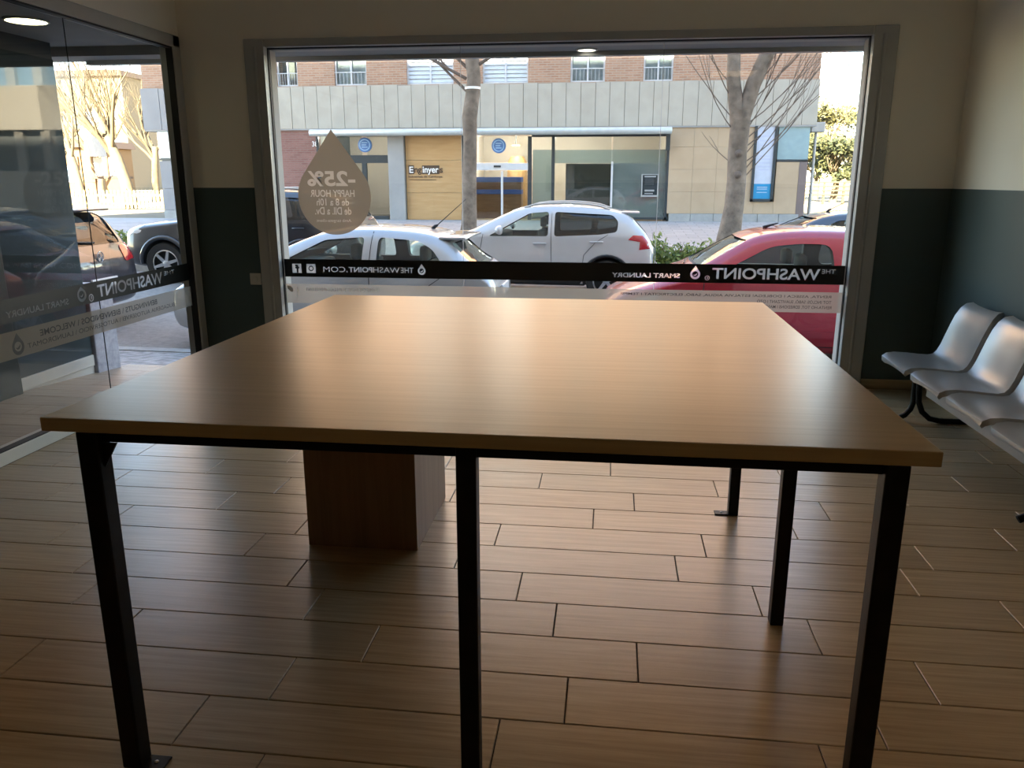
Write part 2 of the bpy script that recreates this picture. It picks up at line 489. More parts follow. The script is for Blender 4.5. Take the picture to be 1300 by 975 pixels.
# ---- left window
win2 = struct(thing('window_2', (XL - 0.05, 3.0, 0.0), None, None), 'tall glazed left side of the shop in a grey frame')
LX = XL - 0.035
part(MB().bbox(XL - 0.09, LG1 - 0.092, 0.0, XL + 0.012, LG1, LGT, 0.006), 'jamb', M['alu_grey'], win2)
part(MB().bbox(XL - 0.09, LG0, 0.0, XL + 0.012, LG0 + 0.08, LGT, 0.006), 'jamb', M['alu_grey'], win2)
part(MB().bbox(XL - 0.09, LG0, LGT - 0.078, XL + 0.012, LG1, LGT, 0.006), 'head_rail', M['alu_grey'], win2)
part(MB().bbox(XL - 0.09, LG0, 0.0, XL + 0.006, LG1, 0.070, 0.006), 'bottom_rail', M['sill_white'], win2)
g = MB()
g.box(LX - 0.005, LG1 - 0.101, 0.07, XL + 0.004, LG1 - 0.092, LGT - 0.078).box(LX - 0.005, LG0 + 0.08, LGT - 0.088, XL + 0.004, LG1 - 0.1, LGT - 0.078).box(LX - 0.005, LG0 + 0.08, 0.070, XL + 0.004, LG1 - 0.1, 0.076)
part(g, 'gasket', M['gasket'], win2)
for a, b in ((LG0 + 0.08, 2.2), (2.2, 4.375), (4.375, LG1 - 0.095)):
    part(MB().add([(LX, a + 0.002, 0.07), (LX, b - 0.002, 0.07), (LX, b - 0.002, LGT - 0.08), (LX, a + 0.002, LGT - 0.08)], [(0, 1, 2, 3)]), 'pane', M['pane'], win2)
for yy in (2.2, 4.375):
    part(MB().box(LX - 0.002, yy - 0.0022, 0.07, LX + 0.002, yy + 0.0022, LGT - 0.08), 'pane_joint', M['gasket'], win2)

# ---- wall socket by the window
sx, sz = at_y(325, 354, YF)
sk = thing('wall_socket', (sx, YF, sz), 'small pale wall switch plate on the dark wall left of the front window', 'switch')
MB().bbox(-0.042, -0.010, -0.042, 0.042, 0.0, 0.042, 0.004).build('plate', M['white_plastic'], sk)
MB().lathe([(0.022, -0.002), (0.022, -0.013), (0.017, -0.015), (0.0, -0.015)], (-0.004, 0, 0), 'y', 20).build('button', M['white_plastic'], sk, smooth=40)

# ---- ceiling panels behind the viewer: the room's own weak warm light
for i, (x, y) in enumerate(((1.55, -0.5), (-1.2, -0.9))):
    t = thing('ceiling_light', (x, y, ZC), ['square warm ceiling light over the right part of the shop behind the viewer', 'square warm ceiling light over the left part of the shop behind the viewer'][i], 'lamp')
    MB().bbox(-0.31, -0.31, -0.02, 0.31, 0.31, 0.0, 0.004).build('housing', M['white_plastic'], t)
    MB().bbox(-0.28, -0.28, -0.026, 0.28, 0.28, -0.018, 0.002).build('diffuser', M['lamp_room' if i == 0 else 'lamp_room_dim'], t)

# ================================================================== TABLE
TX0, TX1, TY0, TY1, TZ = -1.218, 0.636, 1.512, 3.412, 0.89
tb = thing('folding_table', (-0.29, 2.46, 0.0), 'large square oak-topped folding table on black steel legs', 'table')
part(MB().bbox(TX0, TY0, TZ - 0.031, TX1, TY1, TZ, 0.0025), 'tabletop', M['table_wood'], tb, label='light oak laminate top')
ZR = TZ - 0.031
def rail(x0, y0, x1, y1): part(MB().bbox(x0, y0, ZR - 0.028, x1, y1, ZR, 0.003), 'rail', M['black_steel'], tb)
rail(-1.095, TY0 + 0.024, 0.54, TY0 + 0.056); rail(-1.14, 3.245, 0.585, 3.285)
rail(-1.14, TY0 + 0.06, -1.10, 3.245); rail(0.545, TY0 + 0.06, 0.585, 3.245); rail(-1.095, 2.37, 0.54, 2.41)
def leg(x0, y0, x1, y1, plate=None):
    l = part(MB().bbox(x0, y0, 0.0, x1, y1, ZR, 0.004), 'leg', M['black_steel'], tb)
    if plate:
        px0, px1 = plate
        q = MB().bbox(px0 + 0.29, y0 - 2.46, 0.0, px1 + 0.29, y1 - 2.46, 0.006, 0.002)
        pl = q.build('foot_plate', M['black_steel'], tb)
        cx, cy = (px0 + px1) / 2 + 0.29, (y0 + y1) / 2 - 2.46
        MB().lathe([(0.0055, 0.005), (0.0055, 0.0075), (0.003, 0.009), (0.0, 0.009)], (cx, cy, 0), 'z', 10).build('screw', M['alu_light'], pl, smooth=40)
leg(-1.142, TY0 + 0.003, -1.094, TY0 + 0.051, (-1.096, -1.040))
leg(-0.305, TY0 + 0.006, -0.262, TY0 + 0.049)
leg(0.538, TY0 + 0.004, 0.584, TY0 + 0.050)
leg(0.543, 2.366, 0.585, 2.408)
leg(0.529, 3.232, 0.571, 3.274, (0.474, 0.531))
part(MB().bbox(-1.141, 2.746, 0.0, -0.706, 3.279, ZR - 0.028, 0.002), 'pedestal', M['box_wood'], tb, label='boxed brown wooden pedestal')
# corner gusset under the near left corner
part(MB().prism([(-1.094, ZR - 0.028), (-1.094, ZR - 0.085), (-1.06, ZR - 0.028)], TY0 + 0.02, TY0 + 0.026, 'y'), 'gusset', M['black_steel'], tb)

# ================================================================== BENCH
SEATY = [4.675, 4.20, 3.725, 3.25]
bn = thing('beam_bench', (1.86, 3.96, 0.0), 'row of four grey moulded seats on one beam along the right wall', 'bench')
prof = [(1.640, 0.338), (1.630, 0.350), (1.632, 0.362), (1.650, 0.371), (1.690, 0.374), (1.760, 0.369), (1.830, 0.361), (1.885, 0.357), (1.925, 0.366), (1.952, 0.395), (1.972, 0.440), (1.990, 0.500), (2.008, 0.560), (2.026, 0.615), (2.044, 0.655), (2.064, 0.682), (2.085, 0.690), (2.096, 0.680)]
def seat_mesh():
    vs = [-1.0, -1.0, -.985, -.95, -.85, -.7, -.5, -.25, 0, .25, .5, .7, .85, .95, .985, 1.0, 1.0]
    nu, nv = len(prof), 17
    bm = bmesh.new()
    grid = []
    for i, (x, z) in enumerate(prof):
        p = Vector((x, 0, z)); q = Vector((*[prof[min(i + 1, nu - 1)][0] - prof[max(i - 1, 0)][0]], 0, prof[min(i + 1, nu - 1)][1] - prof[max(i - 1, 0)][1])).normalized()
        nrm = Vector((-q.z, 0, q.x))
        u = i / (nu - 1)
        # outline: rounded corners at the front lip and at the top
        hw = 0.215
        if u < 0.30: hw *= 0.80 + 0.20 * math.sin(min(1, u / 0.30 + 0.05) * PI / 2)
        if u > 0.72: hw *= 1 - 0.22 * ((u - 0.72) / 0.28) ** 2
        row = []
        for k in range(nv):
            v = vs[k]
            lift = 0.026 * abs(v) ** 3.0 * (0.35 + 0.65 * math.sin(u * PI))
            fold = -0.030 if k in (0, nv - 1) else (-0.006 if abs(v) == 1.0 else 0.0)
            c = p + nrm * (lift + fold) + Vector((0, v * hw, 0))
            row.append(bm.verts.new(c))
        grid.append(row)
    for i in range(nu - 1):
        for k in range(nv - 1):
            bm.faces.new((grid[i][k], grid[i + 1][k], grid[i + 1][k + 1], grid[i][k + 1]))
    bmesh.ops.recalc_face_normals(bm, faces=bm.faces[:])
    bmesh.ops.solidify(bm, geom=bm.faces[:], thickness=0.009)
    bmesh.ops.subdivide_edges(bm, edges=[], cuts=0)
    me = bpy.data.meshes.new('seat_shell'); bm.to_mesh(me); bm.free()
    me.materials.append(M['seat_plastic']); me.shade_smooth(); me.set_sharp_from_angle(angle=math.radians(50))
    return me
sm = seat_mesh()
for y in SEATY:
    o = link_mesh('seat_shell', sm, bn); o.location = (-1.86, y - 3.96, 0)
    part(MB().bbox(1.70, y - 0.12, 0.335, 1.90, y + 0.12, 0.349, 0.003), 'seat_bracket', M['black_steel'], bn)
part(MB().bbox(1.735, 3.02, 0.238, 1.775, 4.45, 0.325, 0.004), 'beam', M['beam_metal'], bn)
def bench_leg(y):
    f = [(1.786, y, 0.30), (1.790, y, 0.20), (1.792, y, 0.125), (1.780, y, 0.075), (1.752, y, 0.038), (1.715, y, 0.017)]
    r = [(1.800, y - 0.03, 0.30), (1.803, y - 0.03, 0.20), (1.810, y - 0.03, 0.13), (1.835, y - 0.03, 0.07), (1.880, y - 0.03, 0.030), (1.935, y - 0.03, 0.018), (2.10, y - 0.03, 0.017)]
    l = part(MB().tube(f, 0.0165, 10), 'front_leg', M['black_steel'], bn, smooth=50)
    l = part(MB().tube(r, 0.0165, 10), 'rear_leg', M['black_steel'], bn, smooth=50)
bench_leg(4.76); bench_leg(3.30)
# ================================================================== LETTERING
_tcache = {}
def text_loops(body, bold=0.0):
    """closed outlines of a line of text, unit cap height about 0.7, left-aligned at 0"""
    key = (body, bold)
    if key in _tcache: return _tcache[key]
    cu = bpy.data.curves.new('t', 'FONT')
    cu.body = body; cu.size = 1.0; cu.resolution_u = 4
    o = bpy.data.objects.new('t', cu); COL.objects.link(o)
    bpy.context.view_layer.update()
    for q in bpy.context.view_layer.objects: q.select_set(False)
    o.select_set(True); bpy.context.view_layer.objects.active = o
    bpy.ops.object.convert(target='CURVE')
    loops = []
    for sp in o.data.splines:
        pts = []
        if sp.type == 'BEZIER':
            bp = sp.bezier_points; n = len(bp)
            for i in range(n):
                a, b = bp[i], bp[(i + 1) % n]
                p0, p1, p2, p3 = a.co, a.handle_right, b.handle_left, b.co
                straight = (p1 - p0).cross(p3 - p0).length < 1e-5 and (p2 - p0).cross(p3 - p0).length < 1e-5
                for k in range(1 if straight else 5):
                    s = k / 5
                    q = p0 * (1 - s) ** 3 + p1 * 3 * s * (1 - s) ** 2 + p2 * 3 * s * s * (1 - s) + p3 * s ** 3
                    pts.append((q.x, q.y))
        else:
            pts = [(q.co[0], q.co[1]) for q in sp.points]
        if len(pts) > 2: loops.append(pts)
    cd = o.data
    bpy.data.objects.remove(o); bpy.data.curves.remove(cd)
    if bold and loops:
        def area(l): return sum(a[0] * b[1] - b[0] * a[1] for a, b in zip(l, l[1:] + l[:1]))
        big = max(loops, key=lambda l: abs(area(l)))
        sg = 1 if area(big) > 0 else -1
        fat = []
        for l in loops:
            l = [p for i, p in enumerate(l) if math.dist(p, l[i - 1]) > 1e-5]
            q = []
            for i, p in enumerate(l):
                a, b = l[i - 1], l[(i + 1) % len(l)]
                e0 = Vector((p[0] - a[0], p[1] - a[1])).normalized(); e1 = Vector((b[0] - p[0], b[1] - p[1])).normalized()
                n = Vector((e0.y + e1.y, -(e0.x + e1.x)))
                if n.length < 1e-4: n = Vector((e0.y, -e0.x))
                n.normalize()
                k = min(2.0, 1 / max(.3, n.dot(Vector((e0.y, -e0.x)))))
                q.append((p[0] + n.x * bold * sg * k, p[1] + n.y * bold * sg * k))
            fat.append(q)
        loops = fat
    _tcache[key] = loops
    return loops
def fit(loops, u0, u1, v0, v1):
    """scale outlines into the box u0..u1, v0..v1"""
    xs = [p[0] for l in loops for p in l]; ys = [p[1] for l in loops for p in l]
    ax, bx, ay, by = min(xs), max(xs), min(ys), max(ys)
    return [[(u0 + (p[0] - ax) / (bx - ax) * (u1 - u0), v0 + (p[1] - ay) / (by - ay) * (v1 - v0)) for p in l] for l in loops]
def fill2d(loops):
    """even-odd filled outlines -> verts, faces"""
    cu = bpy.data.curves.new('f', 'CURVE'); cu.dimensions = '2D'; cu.fill_mode = 'BOTH'
    for l in loops:
        sp = cu.splines.new('POLY'); sp.points.add(len(l) - 1)
        for q, p in zip(sp.points, l): q.co = (p[0], p[1], 0, 1)
        sp.use_cyclic_u = True
    o = bpy.data.objects.new('f', cu); COL.objects.link(o)
    dg = bpy.context.evaluated_depsgraph_get()
    ev = o.evaluated_get(dg); me = ev.to_mesh()
    v = [(q.co.x, q.co.y) for q in me.vertices]; f = [tuple(p.vertices) for p in me.polygons]
    ev.to_mesh_clear()
    bpy.data.objects.remove(o); bpy.data.curves.remove(cu)
    return v, f
def rect(u0, u1, v0, v1): return [(u0, v0), (u1, v0), (u1, v1), (u0, v1)]
def circ(u, v, r, n=24, r2=None): return [(u + r * math.cos(2 * PI * k / n), v + (r2 or r) * math.sin(2 * PI * k / n)) for k in range(n)]
def drop_loop(u, v, w, h, n=36):
    """drop outline: tip up, round bottom; box w x h centred on u with its foot at v"""
    r = w / 2; cy = v + r
    tip = v + h
    a = math.asin(min(1, r / (tip - cy)))          # tangent from the tip to the circle
    pts = [(u, tip)]
    for k in range(n + 1):
        t = a - (PI + 2 * a) * k / n
        px, pz = u + r * math.cos(t), cy + r * math.sin(t)
        pts.append((px, pz))
    return pts
def drop_logo(u, v, w, h):
    """drop with a round window and a curl in it"""
    r = w * 0.30; cy = v + w * 0.52
    leaf = [(u - r * .75, cy - r * .1), (u - r * .2, cy - r * .25), (u + r * .35, cy + r * .1), (u + r * .65, cy + r * .45), (u + r * .6, cy - r * .1), (u + r * .2, cy - r * .55), (u - r * .3, cy - r * .6)]
    return [drop_loop(u, v, w, h, 24), circ(u, cy, r, 20), leaf]
def map_front(loops_vf, y):         # u runs along +X (as seen from the room), writing mirrored beforehand
    v, f = loops_vf
    return [(p[0], y, p[1]) for p in v], f
def map_left(loops_vf, x):
    v, f = loops_vf
    return [(x, p[0], p[1]) for p in v], f
def mirror_u(loops, c):             # reverse about u = c so it reads from outside
    return [[(2 * c - p[0], p[1]) for p in l] for l in loops]
def text_out(body, ua, ub, v0, v1, bold=0.0):
    """text that reads from outside, filling ua..ub in room-side coordinates"""
    return mirror_u(fit(text_loops(body, bold), ua, ub, v0, v1), (ua + ub) / 2)
def text_out_h(body, ub, v0, h, bold=0.0, aspect=1.0, align='right', ua=None):
    """outside-reading text of cap height h, its beginning at room-side u = ub"""
    lp = text_loops(body, bold)
    ref = text_loops('H', bold); hh = max(p[1] for l in ref for p in l)
    s = h / hh
    w0 = min(p[0] for l in lp for p in l)
    return [[(ub - (p[0] - w0) * s * aspect, v0 + p[1] * s) for p in l] for l in lp]

FY = GY - 0.0055                     # vinyl on the room side of the front pane
def U(px, py=350): return at_y(px, py, FY)[0]

# ---- black band on the front window, letters cut out of the vinyl
bz0, bz1 = 0.700, 0.828
ba, bb = GX0 + 0.008, GX1 - 0.008
band = thing('vinyl_band', ((ba + bb) / 2, FY, bz0), 'black vinyl strip with cut-out shop name across the front window', 'sticker')
zc = (bz0 + bz1) / 2
cut = []
cut_ix, cut_nm = [], []
cut += text_out('WASHPOINT', U(904), U(1041), zc - 0.036, zc + 0.040, 0.02)
cut_ix.append((cut_ix[-1][1] if cut_ix else 0, len(cut))); cut_nm.append('lettering')
cut += text_out('THE', U(1043), U(1060), zc + 0.010, zc + 0.038, 0.0)
cut_ix.append((cut_ix[-1][1] if cut_ix else 0, len(cut))); cut_nm.append('lettering')
rr = [circ(U(898), zc - 0.030, 0.016, 20), circ(U(898), zc - 0.030, 0.0125, 20)] + text_out('R', U(898) - 0.006, U(898) + 0.006, zc - 0.037, zc - 0.023)
cut += rr
cut_ix.append((cut_ix[-1][1] if cut_ix else 0, len(cut))); cut_nm.append('lettering')
cut += drop_logo(U(882.5), zc - 0.040, 0.066, 0.092)
cut_ix.append((cut_ix[-1][1] if cut_ix else 0, len(cut))); cut_nm.append('drop_logo')
cut += text_out('SMART LAUNDRY', U(777), U(863), zc - 0.034, zc - 0.002, 0.02)
cut_ix.append((cut_ix[-1][1] if cut_ix else 0, len(cut))); cut_nm.append('lettering')
cut += drop_logo(U(535.5), zc - 0.038, 0.056, 0.078)
cut_ix.append((cut_ix[-1][1] if cut_ix else 0, len(cut))); cut_nm.append('drop_logo')
cut += text_out('THE', U(509), U(525), zc - 0.026, zc + 0.012, 0.0)
cut_ix.append((cut_ix[-1][1] if cut_ix else 0, len(cut))); cut_nm.append('lettering')
cut += text_out('WASH', U(474), U(507.5), zc - 0.026, zc + 0.012, 0.0)
cut_ix.append((cut_ix[-1][1] if cut_ix else 0, len(cut))); cut_nm.append('lettering')
cut += text_out('POINT', U(443), U(473), zc - 0.026, zc + 0.012, 0.025)
cut_ix.append((cut_ix[-1][1] if cut_ix else 0, len(cut))); cut_nm.append('lettering')
cut += text_out('.COM', U(411), U(441.5), zc - 0.026, zc + 0.012, 0.0)
cut_ix.append((cut_ix[-1][1] if cut_ix else 0, len(cut))); cut_nm.append('lettering')
ui = U(395.5); s = 0.034
cut += [rect(ui - s, ui + s, zc - 0.036, zc + 0.030), circ(ui, zc - 0.003, 0.020, 20), circ(ui, zc - 0.003, 0.012, 20)]
cut_ix.append((cut_ix[-1][1] if cut_ix else 0, len(cut))); cut_nm.append('icon')
uf = U(377.5)
cut += [rect(uf - s, uf + s, zc - 0.036, zc + 0.030), [(uf + .012, zc - .036 + .001), (uf + .012, zc - .004), (uf + .020, zc - .004), (uf + .020, zc + .008), (uf + .012, zc + .008), (uf + .010, zc + .022), (uf - .012, zc + .024), (uf - .012, zc + .012), (uf - .001, zc + .010), (uf - .002, zc + .008), (uf - .012, zc + .008), (uf - .012, zc - .004), (uf - .002, zc - .004), (uf - .002, zc - .036 + .001)]]
cut_ix.append((cut_ix[-1][1] if cut_ix else 0, len(cut))); cut_nm.append('icon')
v, f = map_front(fill2d([rect(ba, bb, bz0, bz1)] + cut), FY)
part(MB().add(v, f), 'vinyl_strip', M['black_vinyl'], band)
def pieces(groups, names, mapper, pos, mat, parent):
    for g_, n_ in zip(groups, names):
        v, f = mapper(fill2d(g_), pos)
        part(MB().add(v, f), n_, mat, parent)
pieces([cut[i:j] for i, j in cut_ix], cut_nm, map_front, FY + 0.0008, M['letter_film'], band)

# ---- translucent taupe strip under it
gz0, gz1 = 0.508, 0.648
gs = thing('taupe_strip', ((ba + bb) / 2, FY, gz0), 'translucent taupe strip below the black one on the front window', 'sticker')
part(MB().add(*map_front(fill2d([rect(ba, bb, gz0, gz1)]), FY)), 'vinyl_strip', M['taupe_film'], gs)
tl = []
h = 0.020
tl += text_out('RENTA, ASSECA I DOBLEGA! ESTALVIA AIGUA, SABÓ, ELECTRICITAT I TEMPS!', U(788, 378), U(1055, 381), gz1 - 0.042, gz1 - 0.018, 0.01)
l2 = text_out_h('TOT INCLÒS: SABÓ, SUAVITZANT I OZÓ', U(1055, 388), gz1 - 0.078, h, 0.01, 0.92)
l3 = text_out_h('RENTA-HO TOT, EDREDONS I MANTES', U(1055, 395), gz1 - 0.114, h, 0.01, 0.92)
for q_ in (tl, l2, l3): part(MB().add(*map_front(fill2d(q_), FY - 0.0008)), 'lettering', M['letter_dark'], gs, label='small dark mirrored lettering')
le = text_out('RESPECTEM EL MEDI AMBIENT', U(388, 373), U(481, 374), gz1 - 0.050, gz1 - 0.026, 0.0)
lf = [[(U(369, 372) + a * 0.026, gz1 - 0.035 + b * 0.026) for a, b in ((-.9, .9), (0, .8), (.7, .2), (.8, -.7), (.4, -1), (-.3, -.5), (-.8, .1))]]
lf += [[(U(377, 377) + a * 0.03, gz1 - 0.055 + b * 0.045) for a, b in ((.2, 1), (.45, .4), (.4, -.3), (.1, -.9), (0, -.9), (.25, -.3), (.28, .3))]]
part(MB().add(*map_front(fill2d(le), FY - 0.0008)), 'lettering', M['letter_white'], gs, label='faint white lettering')
for q_ in lf: part(MB().add(*map_front(fill2d([q_]), FY - 0.0008)), 'leaf_mark', M['letter_white'], gs)

# ---- drop-shaped sticker
du0, _ = at_y(378, 240, FY); du1, _ = at_y(470.5, 240, FY)
_, dz1 = at_y(418, 164, FY); _, dz0 = at_y(424, 298, FY)
dc = (du0 + du1) / 2
dr = thing('drop_sticker', (dc, FY, dz0), 'brown drop-shaped discount sticker at the left of the front window', 'sticker')
def dU(px, py): return at_y(px, py, FY)
dt = []; dts = []
for body, pa, pb, ya, yb, bo in (('-25%', 390, 451, 236.5, 217, 0.03), ('HAPPY HOUR', 394, 450, 250, 241, 0.012), ('de 8 a 10h', 402, 443, 261, 252, 0.012), ('de Dll. a Dv.', 400, 446, 272.5, 263, 0.012), ('Amb targeta-client', 402, 446, 283, 278, 0.0)):
    a = dU(pa, (ya + yb) / 2)[0]; b = dU(pb, (ya + yb) / 2)[0]
    q_ = text_out(body, a, b, dU(425, ya)[1], dU(425, yb)[1], bo); dt += q_; dts.append(q_)
part(MB().add(*map_front(fill2d([drop_loop(dc, dz0, du1 - du0, dz1 - dz0, 48)] + dt), FY)), 'vinyl_drop', M['taupe_vinyl'], dr)
for q_ in dts: part(MB().add(*map_front(fill2d(q_), FY)), 'lettering', M['letter_taupe'], dr, label='pale brown mirrored lettering')

# ---- bands on the left glass (u runs along Y)
SX = LX + 0.0052
def V(px, py): return at_x(px, py, SX)[0]
la, lb = LG0 + 0.09, LG1 - 0.102
b2 = thing('vinyl_band', (SX, (la + lb) / 2, bz0 - 0.005), 'black vinyl strip with cut-out shop name across the left glass', 'sticker')
zc2 = 0.745
cut = []
cut_ix, cut_nm = [], []
def text_left(body, pa, pb, v0, v1, bold=0.0):
    return text_out(body, V(*pa), V(*pb), v0, v1, bold)
cut += text_left('WASHPOINT', (124, 372), (206, 351), zc2 - 0.036, zc2 + 0.038, 0.02)
cut_ix.append((cut_ix[-1][1] if cut_ix else 0, len(cut))); cut_nm.append('lettering')
cut += text_left('THE', (208, 345), (221, 343), zc2 + 0.010, zc2 + 0.036)
cut_ix.append((cut_ix[-1][1] if cut_ix else 0, len(cut))); cut_nm.append('lettering')
yR = V(116, 379); cut += [circ(yR, zc2 - 0.028, 0.022, 20), circ(yR, zc2 - 0.028, 0.017, 20)] + text_out('R', yR - 0.009, yR + 0.009, zc2 - 0.038, zc2 - 0.018)
cut_ix.append((cut_ix[-1][1] if cut_ix else 0, len(cut))); cut_nm.append('lettering')
cut += drop_logo(V(104, 376), zc2 - 0.040, 0.078, 0.088)
cut_ix.append((cut_ix[-1][1] if cut_ix else 0, len(cut))); cut_nm.append('drop_logo')
cut += text_left('SMART LAUNDRY', (8, 403), (88, 387), zc2 - 0.036, zc2 - 0.002, 0.02)
cut_ix.append((cut_ix[-1][1] if cut_ix else 0, len(cut))); cut_nm.append('lettering')
v, f = map_left(fill2d([rect(la, lb, 0.686, 0.805)] + cut), SX)
part(MB().add(v, f), 'vinyl_strip', M['black_vinyl'], b2)
pieces([cut[i:j] for i, j in cut_ix], cut_nm, map_left, SX - 0.0008, M['letter_film'], b2)
g2 = thing('taupe_strip', (SX, (la + lb) / 2, 0.50), 'translucent taupe welcome strip below the black one on the left glass', 'sticker')
part(MB().add(*map_left(fill2d([rect(la, lb, 0.500, 0.640)]), SX)), 'vinyl_strip', M['taupe_film'], g2)
tl = text_left('BENVINGUTS \\ BIENVENIDOS \\ WELCOME', (52, 432), (200, 390), 0.578, 0.612, 0.012)
tl2 = text_left('BUGADERIA AUTOSERVEI \\ AUTOSERVICIO \\ LAUNDROMAT', (36, 446), (222, 392), 0.532, 0.558, 0.0)
yd = V(23, 440)
tl3 = drop_logo(yd, 0.512, 0.085, 0.115)
for q_, n_ in ((tl, 'lettering'), (tl2, 'lettering'), (tl3, 'drop_logo')): part(MB().add(*map_left(fill2d(q_), SX + 0.0008)), n_, M['letter_dark'], g2)
# ================================================================== OUTSIDE: own building, porch, street
M['ext_wall'] = stone('ext_wall', (0.418, 0.395, 0.357), (0.502, 0.479, 0.441), 1.5, 0.85, 0.05)
M['porch_ceiling'] = flat('porch_ceiling', (0.28, 0.285, 0.285), 0.7)
M['porch_glass'] = flat('porch_glass', (0.055, 0.07, 0.075), 0.02, spec=0.35, var=0.02)
M['porch_dark'] = flat('porch_dark', (0.04, 0.05, 0.05), 0.35)
M['granite'] = stone('granite', (0.258, 0.258, 0.304), (0.418, 0.418, 0.471), 22, 0.6, 0.05)
M['asphalt'] = stone('asphalt', (0.17, 0.162, 0.158), (0.27, 0.26, 0.25), 14, 0.9, 0.3)
M['cobble'] = stone('cobble', (0.32, 0.30, 0.29), (0.52, 0.49, 0.47), 30, 0.85, 0.6, voro=10)
M['kerb'] = stone('kerb_stone', (0.274, 0.266, 0.251), (0.395, 0.38, 0.357), 9, 0.85, 0.15)
M['pavers'] = bricks('pavers', (0.327, 0.319, 0.312), (0.38, 0.365, 0.357), (0.228, 0.22, 0.213), 0.6, 0.4, 0.012, 0.8, 'xy', 0.2)
M['yard_ground'] = stone('yard_ground', (0.14, 0.115, 0.075), (0.20, 0.165, 0.11), 0.6, 0.95, 0.2)

HB = 23.08                                                   # height of the shop's own block: it shades the street
ow = MB()
ow.box(-25, -9.0, 2.90, 22, 5.97, HB)
struct(ow.build('wall_block_above', M['ext_wall']), 'storeys of the shop building above')
ow = MB()
ow.box(XR + 0.1, -9.0, -0.6, 22, 5.70, 2.90).box(-25, -9.0, -0.6, -4.16, 5.70, 2.90).box(-4.16, -9, -0.6, XR + 0.1, YB - 0.1, 2.90)
struct(ow.build('wall_neighbours', M['ext_wall']), 'ground floor walls of the shop building on both sides')
ow = MB()
for a, b, c, d in wall_grid(XL - 0.12, XR + 0.1, -0.4, 2.9, [(GX0, GX1, GZ0 - 0.02, 2.245)]):
    ow.box(a, GY + 0.024, c, b, 5.70, d)
struct(ow.build('wall_outer', M['ext_wall']), 'pale outer reveal around the front window')
sf = MB().box(-25, 5.70, 2.245, 22, 5.97, 2.90)
struct(sf.build('trim_1', M['porch_ceiling']), 'grey soffit strip above the shop windows')
struct(MB().box(XL - 0.95, 5.905, 2.215, XR + 1.0, 5.97, 2.2449).build('trim_2', M['alu_grey']), 'dark shutter rail under the soffit')

lx, ly = at_z(745, 62.5, 2.245)
dl = thing('soffit_downlight', (lx, min(ly, 5.87), 2.245), 'round recessed light in the soffit over the front window', 'lamp')
MB().lathe([(0.075, 0.0), (0.075, -0.008), (0.062, -0.010), (0.062, -0.004)], (0, 0, 0), 'z', 28).build('ring', M['white_plastic'], dl, smooth=40)
MB().lathe([(0.06, -0.002), (0.06, -0.006), (0.0, -0.007)], (0, 0, 0), 'z', 28).build('diffuser', M['lamp_dim'], dl, smooth=40)

# ---- entrance porch on the left
PX = -3.93
def porch_z(y): return 0.0 if y < 4.7 else -0.072 * (y - 4.7)
pf = MB()
pv = [(PX, 0.4, 0), (XL - 0.09, 0.4, 0), (PX, 4.7, 0), (XL - 0.09, 4.7, 0), (PX, 5.97, porch_z(5.97)), (XL - 0.09, 5.97, porch_z(5.97))]
pf.add([(x, y, z - 0.006) for x, y, z in pv] + [(x, y, z - 0.15) for x, y, z in pv], [(0, 1, 3, 2), (2, 3, 5, 4), (6, 8, 9, 7), (8, 10, 11, 9), (4, 5, 11, 10), (0, 2, 8, 6), (2, 4, 10, 8), (1, 7, 9, 3), (3, 9, 11, 5), (0, 6, 7, 1)])
pfl = struct(pf.build('floor_porch', M['grout']), 'tiled ramp of the entrance porch beyond the left glass')
M['porch_tile'] = wood('pale_oak_tile', (0.274, 0.213, 0.152), (0.395, 0.319, 0.236), 0.45, (2.2, 30, 30), 0.4, 0.06, 0.06)
r = -5
while True:
    ya, yb = 1.607 + TW * r, 1.607 + TW * (r + 1)
    r += 1
    if ya > 5.93: break
    yb = min(yb, 5.965)
    if yb < 1.0: continue
    j = PX + random.uniform(0.1, TL)
    for a, b in ((PX, min(j, XL - 0.09)), (j, XL - 0.09)):
        if b - a < 0.04: continue
        za, zb = porch_z(ya), porch_z(yb)
        e = GAP / 2
        q = MB().add([(a + e, ya + e, za), (b - e, ya + e, za), (b - e, yb - e, zb), (a + e, yb - e, zb), (a + e, ya + e, za - .01), (b - e, ya + e, za - .01), (b - e, yb - e, zb - .01), (a + e, yb - e, zb - .01)], [(0, 1, 2, 3), (7, 6, 5, 4), (0, 4, 5, 1), (1, 5, 6, 2), (2, 6, 7, 3), (3, 7, 4, 0)])
        q.build('floor_tile', M['porch_tile'], pfl)
pw = MB().box(PX - 0.2, -0.1, -0.1, PX, 5.535, 0.03, 1).box(PX - 0.2, -0.1, 0.0, PX - 0.006, 5.535, 2.31, 0)
pwo = struct(pw.build('wall_porch', [M['porch_dark'], M['sill_white']]), 'dark far side wall of the entrance porch')
part(MB().bbox(PX - 0.006, 2.0, 0.085, PX + 0.002, 5.535, 2.20, 0.002), 'glass_panel', M['porch_glass'], pwo, label='dark mirror-like glass panel')
part(MB().bbox(PX - 0.006, -0.1, 0.0, PX + 0.012, 5.535, 0.085, 0.004), 'skirting', M['sill_white'], pwo)
part(MB().bbox(PX - 0.01, 4.30, 0.0, PX + 0.06, 4.70, 2.31, 0.004), 'door_jamb', M['porch_dark'], pwo)
struct(MB().box(PX - 0.2, -0.1, 2.31, XL - 0.121, 5.70, 2.40).build('ceiling_porch', M['porch_ceiling']), 'grey ceiling of the entrance porch')
struct(MB().box(PX - 0.2, 0.30, -0.15, XL - 0.09, 0.40, 2.40).build('wall_porch_end', M['porch_dark']), 'dark inner end wall of the porch')
lx, ly = at_z(33, 25, 2.31)
